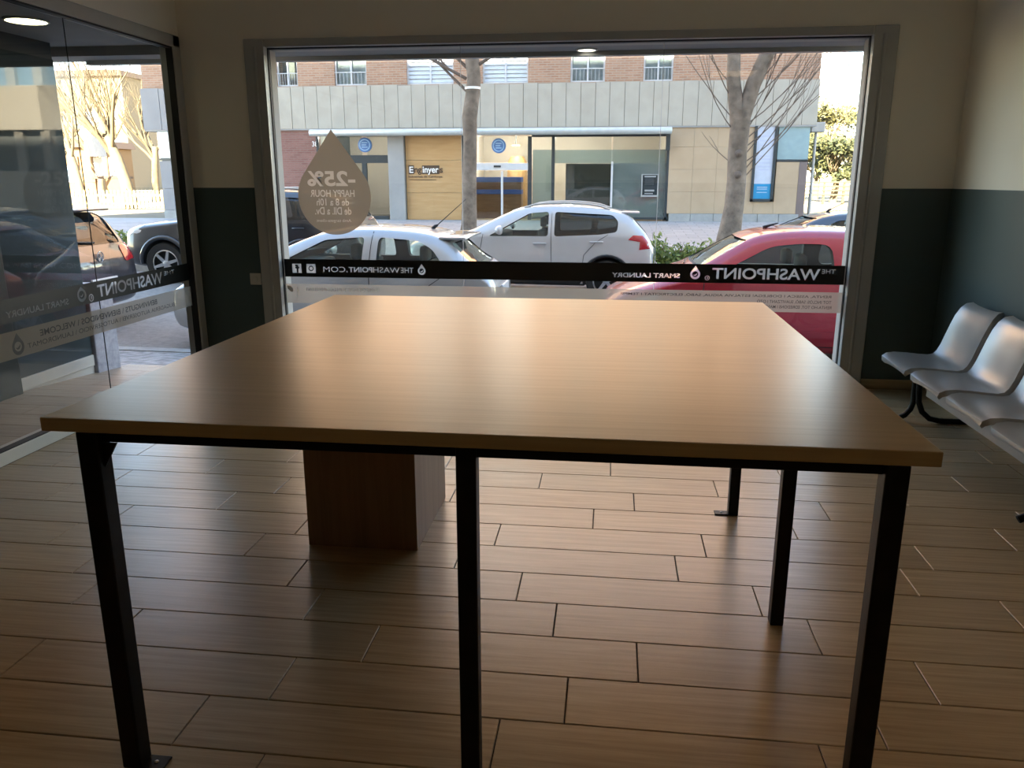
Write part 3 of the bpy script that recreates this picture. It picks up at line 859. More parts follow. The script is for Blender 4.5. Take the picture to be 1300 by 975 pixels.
pl = thing('porch_downlight', (lx, ly, 2.31), 'lit round downlight in the porch ceiling beyond the left glass', 'lamp')
MB().lathe([(0.125, 0.0), (0.125, -0.010), (0.112, -0.012), (0.112, -0.003)], (0, 0, 0), 'z', 32).build('ring', M['white_plastic'], pl, smooth=40)
MB().lathe([(0.11, -0.002), (0.11, -0.009), (0.075, -0.010), (0.075, -0.004)], (0, 0, 0), 'z', 32, cap=False).build('lit_ring', M['lamp_on'], pl, smooth=40)
MB().lathe([(0.075, -0.002), (0.075, -0.006), (0.0, -0.006)], (0, 0, 0), 'z', 32).build('reflector', M['lamp_dim'], pl, smooth=40)
gp = tag(MB().bbox(-4.15, 5.542, -0.15, PX + 0.03, 5.83, 0.60, 0.008).build('stone_pillar', M['granite']), 'low grey granite block at the end of the porch wall', 'pillar')

# ---- street: pavement falls away from the shop, road, far pavement rising to the facade
def street_z(x): return -0.535 - 0.012 * x
def strip(name, mat, y0, z0, y1, z1, label, thick=0.25, xs=(-60, -30, -12, -4, 4, 12, 30, 60)):
    """z0, z1: functions of x at the two edges"""
    mb = MB()
    n = len(xs)
    top = [(x, y0, z0(x)) for x in xs] + [(x, y1, z1(x)) for x in xs]
    bot = [(p[0], p[1], p[2] - thick) for p in top]
    f = [(i, i + 1, i + 1 + n, i + n) for i in range(n - 1)]
    m2 = 2 * n
    f += [(m2 + i, m2 + i + n, m2 + i + 1 + n, m2 + i + 1) for i in range(n - 1)]
    f += [(i, i + m2, i + 1 + m2, i + 1) for i in range(n - 1)] + [(n + i, n + i + 1, n + i + 1 + m2, n + i + m2) for i in range(n - 1)]
    mb.add(top + bot, f)
    return struct(mb.build(name, mat), label)
KN, KF = 7.75, 15.15
strip('sidewalk_near', M['cobble'], 5.70, lambda x: -0.10, KN, lambda x: street_z(x) + 0.09, 'rough grey pavement outside the shop')
strip('kerb_near', M['kerb'], KN, lambda x: street_z(x) + 0.10, KN + 0.15, lambda x: street_z(x) + 0.10, 'stone kerb on the shop side of the street')
strip('road', M['asphalt'], KN + 0.15, street_z, KF, street_z, 'grey asphalt street with parked cars')
strip('kerb_far', M['kerb'], KF, lambda x: street_z(x) + 0.13, KF + 0.18, lambda x: street_z(x) + 0.13, 'stone kerb on the far side of the street')
strip('sidewalk_far', M['pavers'], KF + 0.18, lambda x: street_z(x) + 0.125, 28.0, lambda x: 0.0, 'wide paved far pavement in front of the bank')
strip('ground_far', M['yard_ground'], 28.0, lambda x: 0.0, 160.0, lambda x: 0.4, 'pale sunlit ground beyond the facade', xs=(-160, -60, -30, -12, 0, 12, 30, 60, 160))
# ================================================================== FACADE ACROSS THE STREET
M['brick'] = bricks('brick_wall', (0.34, 0.185, 0.115), (0.42, 0.25, 0.16), (0.40, 0.31, 0.24), 0.27, 0.075, 0.012)
M['brick_red'] = bricks('brick_red', (0.205, 0.095, 0.076), (0.258, 0.129, 0.106), (0.228, 0.152, 0.129), 0.27, 0.075, 0.010)
M['panel_stone'] = stone('panel_stone', (0.342, 0.315, 0.262), (0.41, 0.384, 0.327), 1.6, 0.75, 0.04)
M['panel_grey'] = stone('panel_grey', (0.228, 0.228, 0.236), (0.274, 0.274, 0.281), 1.6, 0.75, 0.04)
M['sand_stone'] = stone('sand_stone', (0.38, 0.285, 0.185), (0.45, 0.345, 0.23), 1.2, 0.8, 0.04)
M['plinth_stone'] = stone('plinth_stone', (0.274, 0.281, 0.274), (0.365, 0.365, 0.35), 3, 0.8, 0.06)
M['concrete'] = stone('concrete', (0.258, 0.262, 0.258), (0.334, 0.334, 0.327), 1.2, 0.85, 0.05)
M['frame_white'] = flat('frame_white', (0.547, 0.562, 0.578), 0.4)
M['frame_dark'] = flat('frame_dark', (0.045, 0.055, 0.06), 0.4, 0.3)
M['shutter'] = flat('shutter', (0.502, 0.54, 0.578), 0.5)
M['curtain'] = flat('curtain', (0.319, 0.357, 0.38), 0.9, var=0.2, scale=3)
M['dark_room'] = flat('dark_room', (0.10, 0.11, 0.11), 0.9)
M['bank_wall'] = flat('bank_wall', (0.62, 0.57, 0.50), 0.8, var=0.05, scale=1)
M['bank_floor'] = flat('bank_floor', (0.35, 0.31, 0.27), 0.4)
M['bank_glass'] = glass('bank_glass', (0.84, 0.87, 0.86), 1.0)
M['frosted'] = glass('frosted', (0.7, 0.8, 0.8), 0.8, 0.15, 0.58, (0.42, 0.46, 0.45))
M['frosted_grey'] = flat('frosted_grey', (0.258, 0.281, 0.281), 0.35)
M['ply'] = wood('plywood', (0.395, 0.236, 0.0988), (0.486, 0.319, 0.152), 0.5, (1.2, 9, 9), 0.4, 0, 0.02)
M['blue_sign'] = flat('blue_sign', (0.07, 0.17, 0.42), 0.35)
M['blue_light'] = flat('blue_light', (0.30, 0.48, 0.70), 0.4)
M['blue_panel'] = flat('blue_panel', (0.035, 0.10, 0.36), 0.5)
M['poster_blue'] = flat('poster_blue', (0.02, 0.24, 0.46), 0.4)
M['poster_white'] = flat('poster_white', (0.471, 0.517, 0.608), 0.4)
M['poster_ink'] = flat('poster_ink', (0.42, 0.46, 0.60), 0.5)
M['awning'] = flat('awning_metal', (0.456, 0.502, 0.509), 0.3, 0.3)
M['teal_glass'] = flat('teal_glass', (0.251, 0.357, 0.38), 0.1, spec=0.8)
M['blue_glass'] = flat('blue_glass', (0.167, 0.274, 0.38), 0.12, spec=0.8)
M['brown_col'] = flat('brown_column', (0.17, 0.13, 0.12), 0.6)
M['sign_ink'] = flat('sign_ink', (0.06, 0.035, 0.02), 0.5)
M['steel_atm'] = flat('atm_steel', (0.342, 0.372, 0.388), 0.35, 0.3)
M['atm_dark'] = flat('atm_dark', (0.03, 0.04, 0.045), 0.25)
M['lamp_warm'] = flat('lamp_warm', (0.9, 0.6, 0.2), 0.6, emit=(1.0, 0.62, 0.18), estr=1.0)
M['spot'] = flat('spot', (1, 1, 1), 0.5, emit=(1.0, 0.92, 0.8), estr=70.0)
M['bank_counter'] = wood('counter_wood', (0.20, 0.11, 0.06), (0.30, 0.18, 0.10), 0.4, (1, 12, 12), 0.4)

FYD = 28.0
def F(px, py, Y=FYD): return at_y(px, py, Y)
def frect(x0, y0, x1, y1, Y=FYD):
    """pixel rectangle -> X0, Z0, X1, Z1 on the facade (y0 upper row, y1 lower row)"""
    ym, xm = (y0 + y1) / 2, (x0 + x1) / 2
    return F(x0, ym, Y)[0], F(xm, y1, Y)[1], F(x1, ym, Y)[0], F(xm, y0, Y)[1]

bld = thing('corner_building', (-5.0, FYD, 0.0), 'brick apartment block with stone panel band and bank front across the street', 'building')
def B(mb, name, mat, parent=None, **kw): return part(mb, name, mat, parent or bld, **kw)

BX0, BX1 = F(181, 130)[0], F(1039, 130)[0]
BZ0, BZ1 = 3.085, 4.47
TOP = 13.8
# ---- upper brick wall with three rows of windows
wins = [(349, 376, 'plain'), (423, 464, 'curtain'), (515, 575, 'shutter'), (612, 670, 'shutter'), (724, 768, 'curtain'), (817, 855, 'curtain')]
ops = []
for lev in range(3):
    for a, b, k in wins:
        x0, x1 = F(a, 92)[0], F(b, 92)[0]
        ops.append((x0, x1, 4.50 + 3.05 * lev, 6.05 + 3.05 * lev, k, lev))
mb = MB()
for a, b, c, d in wall_grid(BX0, BX1, BZ1, TOP, [o[:4] for o in ops]):
    mb.box(a, FYD + 0.10, c, b, FYD + 0.40, d)
B(mb, 'brick_wall', M['brick'])
B(MB().box(BX0 + 0.02, FYD + 0.9, BZ1, BX1 - 0.02, FYD + 12, TOP).box(BX0 + 0.02, FYD + 0.4, TOP - 0.3, BX1 - 0.02, FYD + 12, TOP).box(BX0, FYD + 0.38, BZ1, BX0 + 0.3, FYD + 12, TOP).box(BX1 - 0.3, FYD + 0.38, BZ1, BX1, FYD + 12, TOP), 'core', M['brick'])
for x0, x1, z0, z1, k, lev in ops:
    xm = (x0 + x1) / 2
    w = MB(); t = 0.055; Y0 = FYD + 0.20
    for q in ((x0, x0 + t, z0, z1), (x1 - t, x1, z0, z1), (x0 + t, x1 - t, z0, z0 + t), (x0 + t, x1 - t, z1 - t, z1), (xm - 0.03, xm + 0.03, z0 + t, z1 - t)):
        w.box(q[0], Y0, q[2], q[1], Y0 + 0.06, q[3])
    fr = B(w, 'window_frame', M['frame_white'])
    off = Vector((5.0, -FYD, 0))
    if k == 'shutter':
        for a, b in ((x0 + t, xm - 0.03), (xm + 0.03, x1 - t)):
            s = MB(); n = 11; hh = (z1 - z0 - 2 * t) / n
            for i in range(n):
                zb = z0 + t + i * hh
                s.add([(a + 5, Y0 - 28 + .045, zb), (b + 5, Y0 - 28 + .045, zb), (b + 5, Y0 - 28 + .012, zb + .012), (a + 5, Y0 - 28 + .012, zb + .012), (a + 5, Y0 - 28 + .05, zb + hh * .98), (b + 5, Y0 - 28 + .05, zb + hh * .98)], [(0, 1, 2, 3), (3, 2, 5, 4)])
            s.build('shutter_leaf', M['shutter'], fr, recalc=False)
    else:
        for a, b in ((x0 + t, xm - 0.03), (xm + 0.03, x1 - t)):
            MB().box(a + 5, Y0 - 28 + 0.02, z0 + t, b + 5, Y0 - 28 + 0.03, z1 - t).build('pane', M['bank_glass'], fr)
        if k == 'curtain':
            c = MB(); n = 22; pts = [(x0 + t + (x1 - x0 - 2 * t) * i / n + 5, Y0 - 28 + 0.10 + (0.03 if i % 2 else 0)) for i in range(n + 1)]
            c.add([(x, y, z) for z in (z0 + t, z1 - t) for x, y in pts], [(i, i + 1, i + n + 2, i + n + 1) for i in range(n)])
            c.build('curtain', M['curtain'], fr, smooth=80)
        else:
            MB().box(x0 + 5, Y0 - 28 + 0.5, z0, x1 + 5, Y0 - 28 + 0.52, z1).build('dark_room_behind', M['dark_room'], fr)
        r = MB()
        r.tube([(x0 + 5, 0.13, z0 + 0.42), (x1 + 5, 0.13, z0 + 0.42)], 0.014, 6)
        for i in range(9):
            xx = x0 + 5 + (x1 - x0) * (i + .5) / 9
            r.tube([(xx, 0.13, z0), (xx, 0.13, z0 + 0.42)], 0.007, 4)
        r.build('railing', M['frame_white'], fr, smooth=50)

# ---- band of upright stone panels, each its own piece
pxs = [F(p, 135)[0] for p in (181, 204, 228, 252, 276, 300, 322, 338)]
x = pxs[-1]; edges = pxs[:]
pw_ = 0.478
while x < BX1 - 0.3:
    x += pw_ + random.uniform(-0.015, 0.015); edges.append(min(x, BX1))
edges[-1] = BX1
B(MB().box(BX0 + 0.02, FYD - 0.02, BZ0 + 0.01, BX1 - 0.02, FYD + 0.5, BZ1 - 0.005).box(BX0 + .02, FYD + .3, BZ0 + .01, BX0 + .5, FYD + 12, BZ1 - .005).box(BX1 - .5, FYD + .3, BZ0 + .01, BX1 - .02, FYD + 12, BZ1 - .005), 'band_core', M['grout'])
for i, (a, b) in enumerate(zip(edges, edges[1:])):
    dy = random.uniform(-0.006, 0.006)
    B(MB().bbox(a + 0.006, FYD - 0.07 + dy, BZ0, b - 0.006, FYD - 0.02, BZ1 + random.uniform(-0.012, 0.012), 0.005), 'stone_panel', M['panel_grey'] if b < -11.9 else M['panel_stone'])
B(MB().box(BX0, FYD - 0.06, BZ0 - 0.05, BX1, FYD + 3.5, BZ0 - 0.001), 'soffit', M['concrete'])

# ---- ground floor: left grey stretch with blue glass
x0, z0, x1, z1 = frect(201, 163, 240, 201)
B(MB().bbox(x0, FYD, z0, F(345, 180)[0], FYD + 0.1, BZ0 - 0.05, 0.01), 'blue_window', M['blue_glass'])
B(MB().box(x0 - 0.02, FYD - 0.02, z0 - 0.08, F(345, 180)[0], FYD + 0.1, z0), 'window_sill', M['frame_dark'])
xg = F(206, 240)[0]
e = [xg + i * 0.85 for i in range(7)]
for a, b in zip(e, e[1:]):
    for c, d in ((0.28, 1.05), (1.05, z0 - 0.08)):
        B(MB().bbox(a + .005, FYD, c + .005, b - .005, FYD + 0.2, d - .005, 0.006), 'stone_panel', M['panel_grey'])
B(MB().box(xg, FYD - 0.03, -0.05, F(357, 240)[0], FYD + 0.2, 0.28), 'plinth', M['plinth_stone'])
B(MB().box(xg + .02, FYD + 0.15, 0, F(400, 240)[0], FYD + 10, BZ0 - 0.05), 'ground_floor_core', M['dark_room'])

# ---- red brick stretch
xa, xb = F(350, 210)[0], F(405, 210)[0]
B(MB().box(xa, FYD - 0.01, -0.05, xb, FYD + 0.3, BZ0 - 0.05), 'red_brick_wall', M['brick_red'])
lp = fit(text_loops('38', 0.01), F(396.5, 183)[0], F(403.5, 183)[0], F(400, 186)[1], F(400, 179.5)[1])
v, f = fill2d(lp)
nb = B(MB().add([(p[0], FYD - 0.02, p[1]) for p in v], f), 'house_number', M['letter_white'])

# ---- interior of the shops behind the glass
ix0, ix1 = F(405, 220)[0], F(848, 220)[0]
ins = MB()
ins.box(ix0, FYD + 3.6, 0, ix1, FYD + 3.7, 3.0, 0).box(ix0, FYD + 0.1, -0.05, ix1, FYD + 3.7, 0.0, 1).box(ix0, FYD + 0.1, 2.98, ix1, FYD + 3.7, 3.03, 0).box(ix1 - 0.1, FYD + 0.2, 0, ix1, FYD + 3.7, 3.0, 0)
for px in (505, 592): 
    xx = F(px, 220)[0]; ins.box(xx - .05, FYD + 0.3, 0, xx + .05, FYD + 3.7, 3.0, 0)
B(ins, 'shop_interior', [M['bank_wall'], M['bank_floor']])

# column, plywood panel, dark edges
x0, z0, x1, z1 = frect(495, 172, 515, 279)
B(MB().bbox(x0, FYD - 0.18, -0.05, x1, FYD + 0.3, BZ0 - 0.05, 0.01), 'column', M['concrete'])
x0, _, x1, _ = frect(516, 172, 587, 278)
zz = [0.0, 0.92, 2.02, BZ0 - 0.05]
for a, b in zip(zz, zz[1:]):
    B(MB().bbox(x0, FYD - 0.02, a + .004, x1, FYD + 0.1, b - .004, 0.003), 'plywood_panel', M['ply'])
x2 = F(601, 220)[0]
B(MB().box(x1, FYD - 0.04, -0.05, x1 + 0.08, FYD + 0.15, BZ0 - 0.05).box(x1 + .08, FYD + .02, -.05, x2, FYD + .15, BZ0 - .05), 'dark_post', M['frame_dark'])
# lettering on the plywood
def sign_text(body, px0, px1, py0, py1, Y, mat, bold=0.0, parent=None, name='lettering'):
    x0, z0, x1, z1 = frect(px0, py0, px1, py1)
    v, f = fill2d(fit(text_loops(body, bold), x0, x1, z0, z1))
    return B(MB().add([(p[0], Y, p[1]) for p in v], f), name, mat, parent)
sg = thing('plywood_sign', (F(539, 215)[0], FYD - 0.03, F(539, 228)[1]), 'dark and white engineers lettering on the orange plywood panel', 'sign')
pk = dict(parent=sg)
x0, z0, x1, z1 = frect(519, 210, 526, 221); B(MB().box(x0, FYD - 0.034, z0, x1, FYD - 0.022, z1), 'dark_block', M['sign_ink'], sg)
x0, z0, x1, z1 = frect(536, 210, 558, 221); B(MB().box(x0, FYD - 0.034, z0, x1, FYD - 0.022, z1), 'dark_block', M['sign_ink'], sg)
sign_text('E', 520, 525, 211.5, 219.5, FYD - 0.036, M['letter_white'], 0.02, sg)
sign_text('ng', 526.5, 535.5, 213.5, 222, FYD - 0.036, M['sign_ink'], 0.02, sg)
sign_text('inyer', 537, 557, 211.5, 222, FYD - 0.036, M['letter_white'], 0.02, sg)
sign_text('s', 558.5, 562.5, 213.5, 219.5, FYD - 0.036, M['sign_ink'], 0.02, sg)
sign_text('Industrials de Catalunya', 519, 562, 222.8, 226.3, FYD - 0.036, M['sign_ink'], 0.02, sg)
B(MB().box(F(520, 228)[0], FYD - 0.034, F(540, 228.6)[1], F(554, 228)[0], FYD - 0.03, F(540, 227.9)[1]), 'thin_line', M['sign_ink'], sg)

# ---- glazed fronts
def glazing(px0, py0, px1, py1, mat=None, y=FYD + 0.02, name='pane'):
    x0, z0, x1, z1 = frect(px0, py0, px1, py1)
    return B(MB().box(x0, y, z0, x1, y + 0.012, z1), name, mat or M['bank_glass'])
def bar(px0, py0, px1, py1, mat=None, y0=FYD - 0.02, y1=FYD + 0.08, name='frame_bar'):
    x0, z0, x1, z1 = frect(px0, py0, px1, py1)
    return B(MB().bbox(x0, y0, z0, x1, y1, z1, 0.006), name, mat or M['frame_dark'])
# office front on the left
glazing(406, 173, 461, 278); glazing(466, 207, 494, 274); glazing(466, 173, 494, 197)
bar(445, 197, 494, 207); bar(461, 207, 467, 278); bar(466, 274, 494, 279); bar(404, 173, 407, 279); bar(406, 274, 461, 279)
# bank entrance
glazing(603, 173, 671, 206); glazing(603, 217, 637, 278); glazing(637, 217, 671, 278)
bar(603, 207, 671, 216, M['frame_white'], name='door_header'); bar(636, 217, 638.5, 278, M['frame_white']); bar(601, 173, 604, 279); bar(670, 173, 675, 279)
bar(627, 210, 636, 212.5, M['atm_dark'], FYD - 0.05, FYD - 0.02, name='door_sensor')
# bank shop window
glazing(676, 173, 700, 276); glazing(704, 173, 775, 276); glazing(777, 173, 845, 276)
bar(675, 169, 848, 173.5); bar(845, 172, 848.5, 279); bar(675, 275.5, 848, 278.5); bar(700, 173, 704, 276); bar(775, 205, 777.5, 276, M['frame_white'], FYD + .0, FYD + .02)
glazing(676, 190, 700, 276, M['frosted'], FYD + 0.06, 'frosted_film'); glazing(704, 190, 845, 207, M['frosted'], FYD + 0.06, 'frosted_film')
glazing(777.5, 207, 845, 276, M['frosted_grey'], FYD + 0.07, 'frosted_panel')
x0, z0, x1, z1 = frect(716, 207, 775, 276)
B(MB().box(x0, FYD + 0.9, 0, x1, FYD + 0.95, z1), 'dark_screen', M['dark_room'])
# ATM
ax0, az0, ax1, az1 = frect(814, 221, 836, 250)
atm = thing('cash_machine', ((ax0 + ax1) / 2, FYD, az0), 'cash machine set in the frosted bank window', 'cash machine')
w_, h_ = ax1 - ax0, az1 - az0
fr = MB()
for q in ((-w_ / 2, -w_ / 2 + .04, 0, h_), (w_ / 2 - .04, w_ / 2, 0, h_), (-w_ / 2 + .04, w_ / 2 - .04, 0, .06), (-w_ / 2 + .04, w_ / 2 - .04, h_ - .03, h_)):
    fr.bbox(q[0], -0.05, q[2], q[1], 0.01, q[3], 0.008)
fr.build('surround', M['steel_atm'], atm)
MB().box(-w_ / 2 + .04, -0.01, .06, w_ / 2 - .04, 0.01, h_ - .03).build('recess', M['atm_dark'], atm)
MB().bbox(-w_ / 2 + .12, -0.03, h_ * .52, w_ / 2 - .16, -0.01, h_ * .82, 0.006).build('screen', M['frame_dark'], atm)
MB().bbox(-w_ / 2 + .10, -0.04, h_ * .86, w_ / 2 - .10, -0.01, h_ * .92, 0.004).build('header_strip', M['steel_atm'], atm)
MB().bbox(-w_ / 2 + .12, -0.06, h_ * .24, w_ / 2 - .14, -0.01, h_ * .32, 0.006).build('keypad', M['plinth_stone'], atm)
MB().bbox(-w_ / 2 + .12, -0.04, h_ * .13, w_ / 2 - .18, -0.01, h_ * .17, 0.004).build('cash_slot', M['steel_atm'], atm)

# ---- sand stone wall on the right, panel by panel, and its plinth
sx = [F(p, 220)[0] for p in (848.5, 879, 909, 939, 959)]
sz = [0.26, 0.98, 1.70, 2.42, BZ0 - 0.05]
def sp(a, b, c, d): B(MB().bbox(a + .002, FYD - 0.02 + random.uniform(-.002, .002), c + .002, b - .002, FYD + 0.2, d - .002, 0.002), 'stone_panel', M['sand_stone'])
for a, b in zip(sx, sx[1:]):
    for c, d in zip(sz, sz[1:]): sp(a, b, c, d)
px0, pz0, px1, pz1 = frect(955, 160, 984, 256)          # poster frame
x3, x4, x5 = F(984, 230)[0], F(1013, 230)[0], F(1023, 230)[0]
zt = F(1005, 204)[1]
sp(sx[-1], x3, 0.26, pz0)
sp(x3, x4, 0.26, 1.10); sp(x3, x4, 1.10, zt)
B(MB().bbox(x4, FYD - 0.03, -0.05, x5, FYD + 0.3, zt, 0.006), 'brown_column', M['brown_col'])
xx = [848.5, 876, 905, 933, 961, 988, 1013]
for a, b in zip(xx, xx[1:]):
    B(MB().bbox(F(a, 275)[0] + .006, FYD - 0.06, -0.06, F(b, 275)[0] - .006, FYD + 0.2, 0.255, 0.008), 'plinth_block', M['plinth_stone'])
B(MB().box(x3, FYD, zt + 0.03, x5, FYD + 0.05, BZ0 - 0.05), 'transom_pane', M['teal_glass'])
B(MB().bbox(x3, FYD - 0.03, zt - 0.04, x5, FYD + 0.08, zt + 0.04, 0.006), 'transom_bar', M['frame_dark'])
B(MB().box(sx[0], FYD + 0.19, 0, x5, FYD + 11, BZ0 - 0.05), 'ground_floor_core', M['dark_room'])
po = thing('bank_poster', ((px0 + px1) / 2, FYD, pz0), 'tall white and blue poster in a dark frame on the sand stone wall', 'poster')
w_, h_ = px1 - px0, pz1 - pz0
fr = MB()
for q in ((-w_ / 2, -w_ / 2 + .09, 0, h_), (w_ / 2 - .09, w_ / 2, 0, h_), (-w_ / 2, w_ / 2, 0, .09)):
    fr.bbox(q[0], -0.08, q[2], q[1], 0.02, q[3], 0.008)
fr.build('frame', M['frame_dark'], po)
MB().box(-w_ / 2 + .08, -0.035, h_ * .24, w_ / 2 - .08, -0.02, h_).build('white_sheet', M['poster_white'], po)
MB().box(-w_ / 2 + .08, -0.037, .09, w_ / 2 - .08, -0.02, h_ * .24).build('blue_foot', M['poster_blue'], po)
tx = MB()
for i, k in enumerate((.86, .80, .74, .60, .56, .51, .46, .42)):
    ww = (w_ / 2 - .16) * random.uniform(.6, 1)
    tx.box(-ww, -0.040, h_ * k, ww, -0.036, h_ * k + 0.035)
tx.build('print_line', M['poster_ink'], po)
tx = MB()
for k in (.19, .165, .12): tx.box(-w_ / 2 + .2, -0.042, h_ * k, w_ / 2 - .2, -0.038, h_ * k + 0.02)
tx.build('print_line', M['poster_white'], po)

# ---- awning cassette
axx0, axx1 = at_y(393, 167, 27.55)[0], at_y(853, 167, 27.55)[0]
az = at_y(640, 167, 27.55)[1]
aw = thing('awning_cassette', ((axx0 + axx1) / 2, 27.78, az), 'long pale rolled-up awning casing under the stone band', 'awning')
L2 = (axx1 - axx0) / 2
MB().lathe([(0.0, -L2), (0.10, -L2), (0.115, -L2 + .02), (0.115, L2 - .02), (0.10, L2), (0.0, L2)], (0, -0.23, 0), 'x', 20).build('roll_casing', M['awning'], aw, smooth=40)
MB().bbox(-L2 + .05, -0.12, -0.05, L2 - .05, 0.22, 0.05, 0.01).build('wall_rail', M['awning'], aw)
MB().bbox(L2 - .16, -0.02, -0.62, L2 - .02, 0.12, -0.05, 0.01).build('bracket', M['frame_dark'], aw)

# ---- round blue signs
def round_sign(px, py, label):
    x, z = at_y(px, py, FYD - 0.06)
    t = thing('round_sign', (x, FYD - 0.06, z), label, 'sign')
    R_ = 0.245
    MB().lathe([(0, 0.06), (R_, 0.06), (R_, 0.0), (R_ - .02, -0.012), (0, -0.012)], (0, 0, 0), 'y', 36).build('disc', M['blue_sign'], t, smooth=40)
    MB().lathe([(R_ * .80, -0.010), (R_ * .80, -0.018), (R_ * .66, -0.018), (R_ * .66, -0.010)], (0, 0, 0), 'y', 36).build('ring', M['blue_light'], t, smooth=40)
    b = MB()
    for k in (-.30, 0, .30): b.bbox(-R_ * .42, -0.018, R_ * k - .018, R_ * (.42 if k else .25), -0.010, R_ * k + .018, 0.002)
    b.build('emblem', M['blue_light'], t)
round_sign(463, 184, 'round blue sign over the office door left of the grey column')
round_sign(633, 185, 'round blue sign over the bank entrance right of the slim tree')

# ---- things inside the bank
cx0, cz0 = at_y(606, 262, FYD + 1.6); cx1, _ = at_y(663, 262, FYD + 1.6)
ct = thing('bank_counter', ((cx0 + cx1) / 2, FYD + 1.6, 0.0), 'wooden bank counter with two blue stripes behind the entrance glass', 'counter')
wc = (cx1 - cx0) / 2
MB().bbox(-wc, -0.3, 0.0, wc, 0.3, 0.86, 0.01).build('body', M['bank_counter'], ct)
MB().bbox(-wc, -0.33, 0.86, wc, 0.32, 1.02, 0.01).build('blue_stripe', M['blue_panel'], ct)
MB().bbox(-wc, -0.26, 1.02, wc, 0.30, 1.28, 0.01).build('upper_body', M['bank_counter'], ct)
MB().bbox(-wc, -0.33, 1.28, wc, 0.34, 1.46, 0.01).build('blue_top', M['blue_panel'], ct)
lx0, lz0 = at_y(656, 235, FYD + 2.4); 
lm = thing('wood_drum', (lx0, FYD + 2.6, 0.0), 'warm lit wooden drum wall at the back of the bank', 'partition')
MB().lathe([(0.0, 0.0), (0.40, 0.0), (0.40, 1.2), (0.36, 2.0), (0.25, 2.2), (0.0, 2.2)], (0, 0, 0), 'z', 24).build('drum', M['ply'], lm, smooth=40)
MB().lathe([(0.0, 2.55), (0.16, 2.55), (0.16, 2.60), (0.0, 2.60)], (0, -0.45, 0), 'z', 16).build('lamp', M['lamp_warm'], lm, smooth=40)
MB().tube([(0, -0.45, 2.6), (0, -0.45, 2.98)], 0.02, 6).build('lamp_cord', M['frame_dark'], lm)
wd = bpy.data.lights.new('drum_lamp', 'SPOT'); wd.energy = 30; wd.color = (1, .72, .35); wd.spot_size = 1.9; wd.shadow_soft_size = 0.12
wl_ = bpy.data.objects.new('drum_lamp', wd); COL.objects.link(wl_); wl_.parent = lm; wl_.location = (0, -0.48, 2.5)
wl_.rotation_euler = (0, 0, 0)
spots = [(612, 177), (650, 177), (640, 181), (666, 182), (728, 176), (718, 180), (768, 180), (480, 178), (428, 178)]  # last spot is added to brighten the office behind its glass
spot_where = ['leftmost spot lamp over the bank entrance', 'bright spot lamp above right of the entrance sign', 'small spot lamp just right of the entrance sign', 'spot lamp at the right end of the entrance ceiling', 'higher spot lamp left in the bank shop window', 'lower spot lamp left in the bank shop window', 'spot lamp at the right of the bank shop window ceiling', 'spot lamp inside the office door beside the grey column', 'added spot lamp brightening the office left of its door']
for i, (px, py) in enumerate(spots):
    x = at_y(px, py, FYD + 1.2 + .5 * (i % 2))[0]
    s = tag(MB().lathe([(0.0, 0.0), (0.06, 0.0), (0.06, -0.02), (0.0, -0.025)], (0, 0, 0), 'z', 12).build('ceiling_spot', M['spot']), spot_where[i], 'lamp', 'spot lamps inside the bank')
    s.location = (x, FYD + 1.2 + .5 * (i % 2), 2.98)
    sd = bpy.data.lights.new('spot_light', 'POINT'); sd.energy = 17; sd.color = (1, .90, .76); sd.shadow_soft_size = .06
    so = bpy.data.objects.new('spot_light', sd); COL.objects.link(so); so.parent = s; so.location = (0, 0, -.12)
# ================================================================== CARS (all parked facing left: s runs from nose to tail along +X)
def paint(name, col, metal=0.35, rough=0.32):
    return flat(name, col, rough, metal, var=0.02, coat=1.0)
M['car_glass'] = glass('car_glass', (0.74, 0.83, 0.79), 1.0)
M['car_glass_dark'] = glass('car_glass_dark', (0.25, 0.28, 0.28), 1.0)
M['car_trim'] = flat('car_trim', (0.018, 0.018, 0.019), 0.55)
M['car_inner'] = flat('car_inner', (0.05, 0.052, 0.055), 0.8)
M['car_seat'] = flat('car_seat', (0.085, 0.085, 0.09), 0.85)
M['tyre'] = flat('tyre', (0.016, 0.016, 0.017), 0.8)
M['rim'] = flat('rim', (0.55, 0.56, 0.58), 0.28, 0.8)
M['lens_red'] = flat('lens_red', (0.42, 0.012, 0.02), 0.12, coat=0.8)
M['lens_white'] = flat('lens_white', (0.65, 0.67, 0.70), 0.12, 0.3, coat=0.8)
M['plate_white'] = flat('plate_white', (0.7, 0.7, 0.7), 0.4)
M['chrome'] = flat('chrome', (0.7, 0.7, 0.72), 0.12, 0.95)

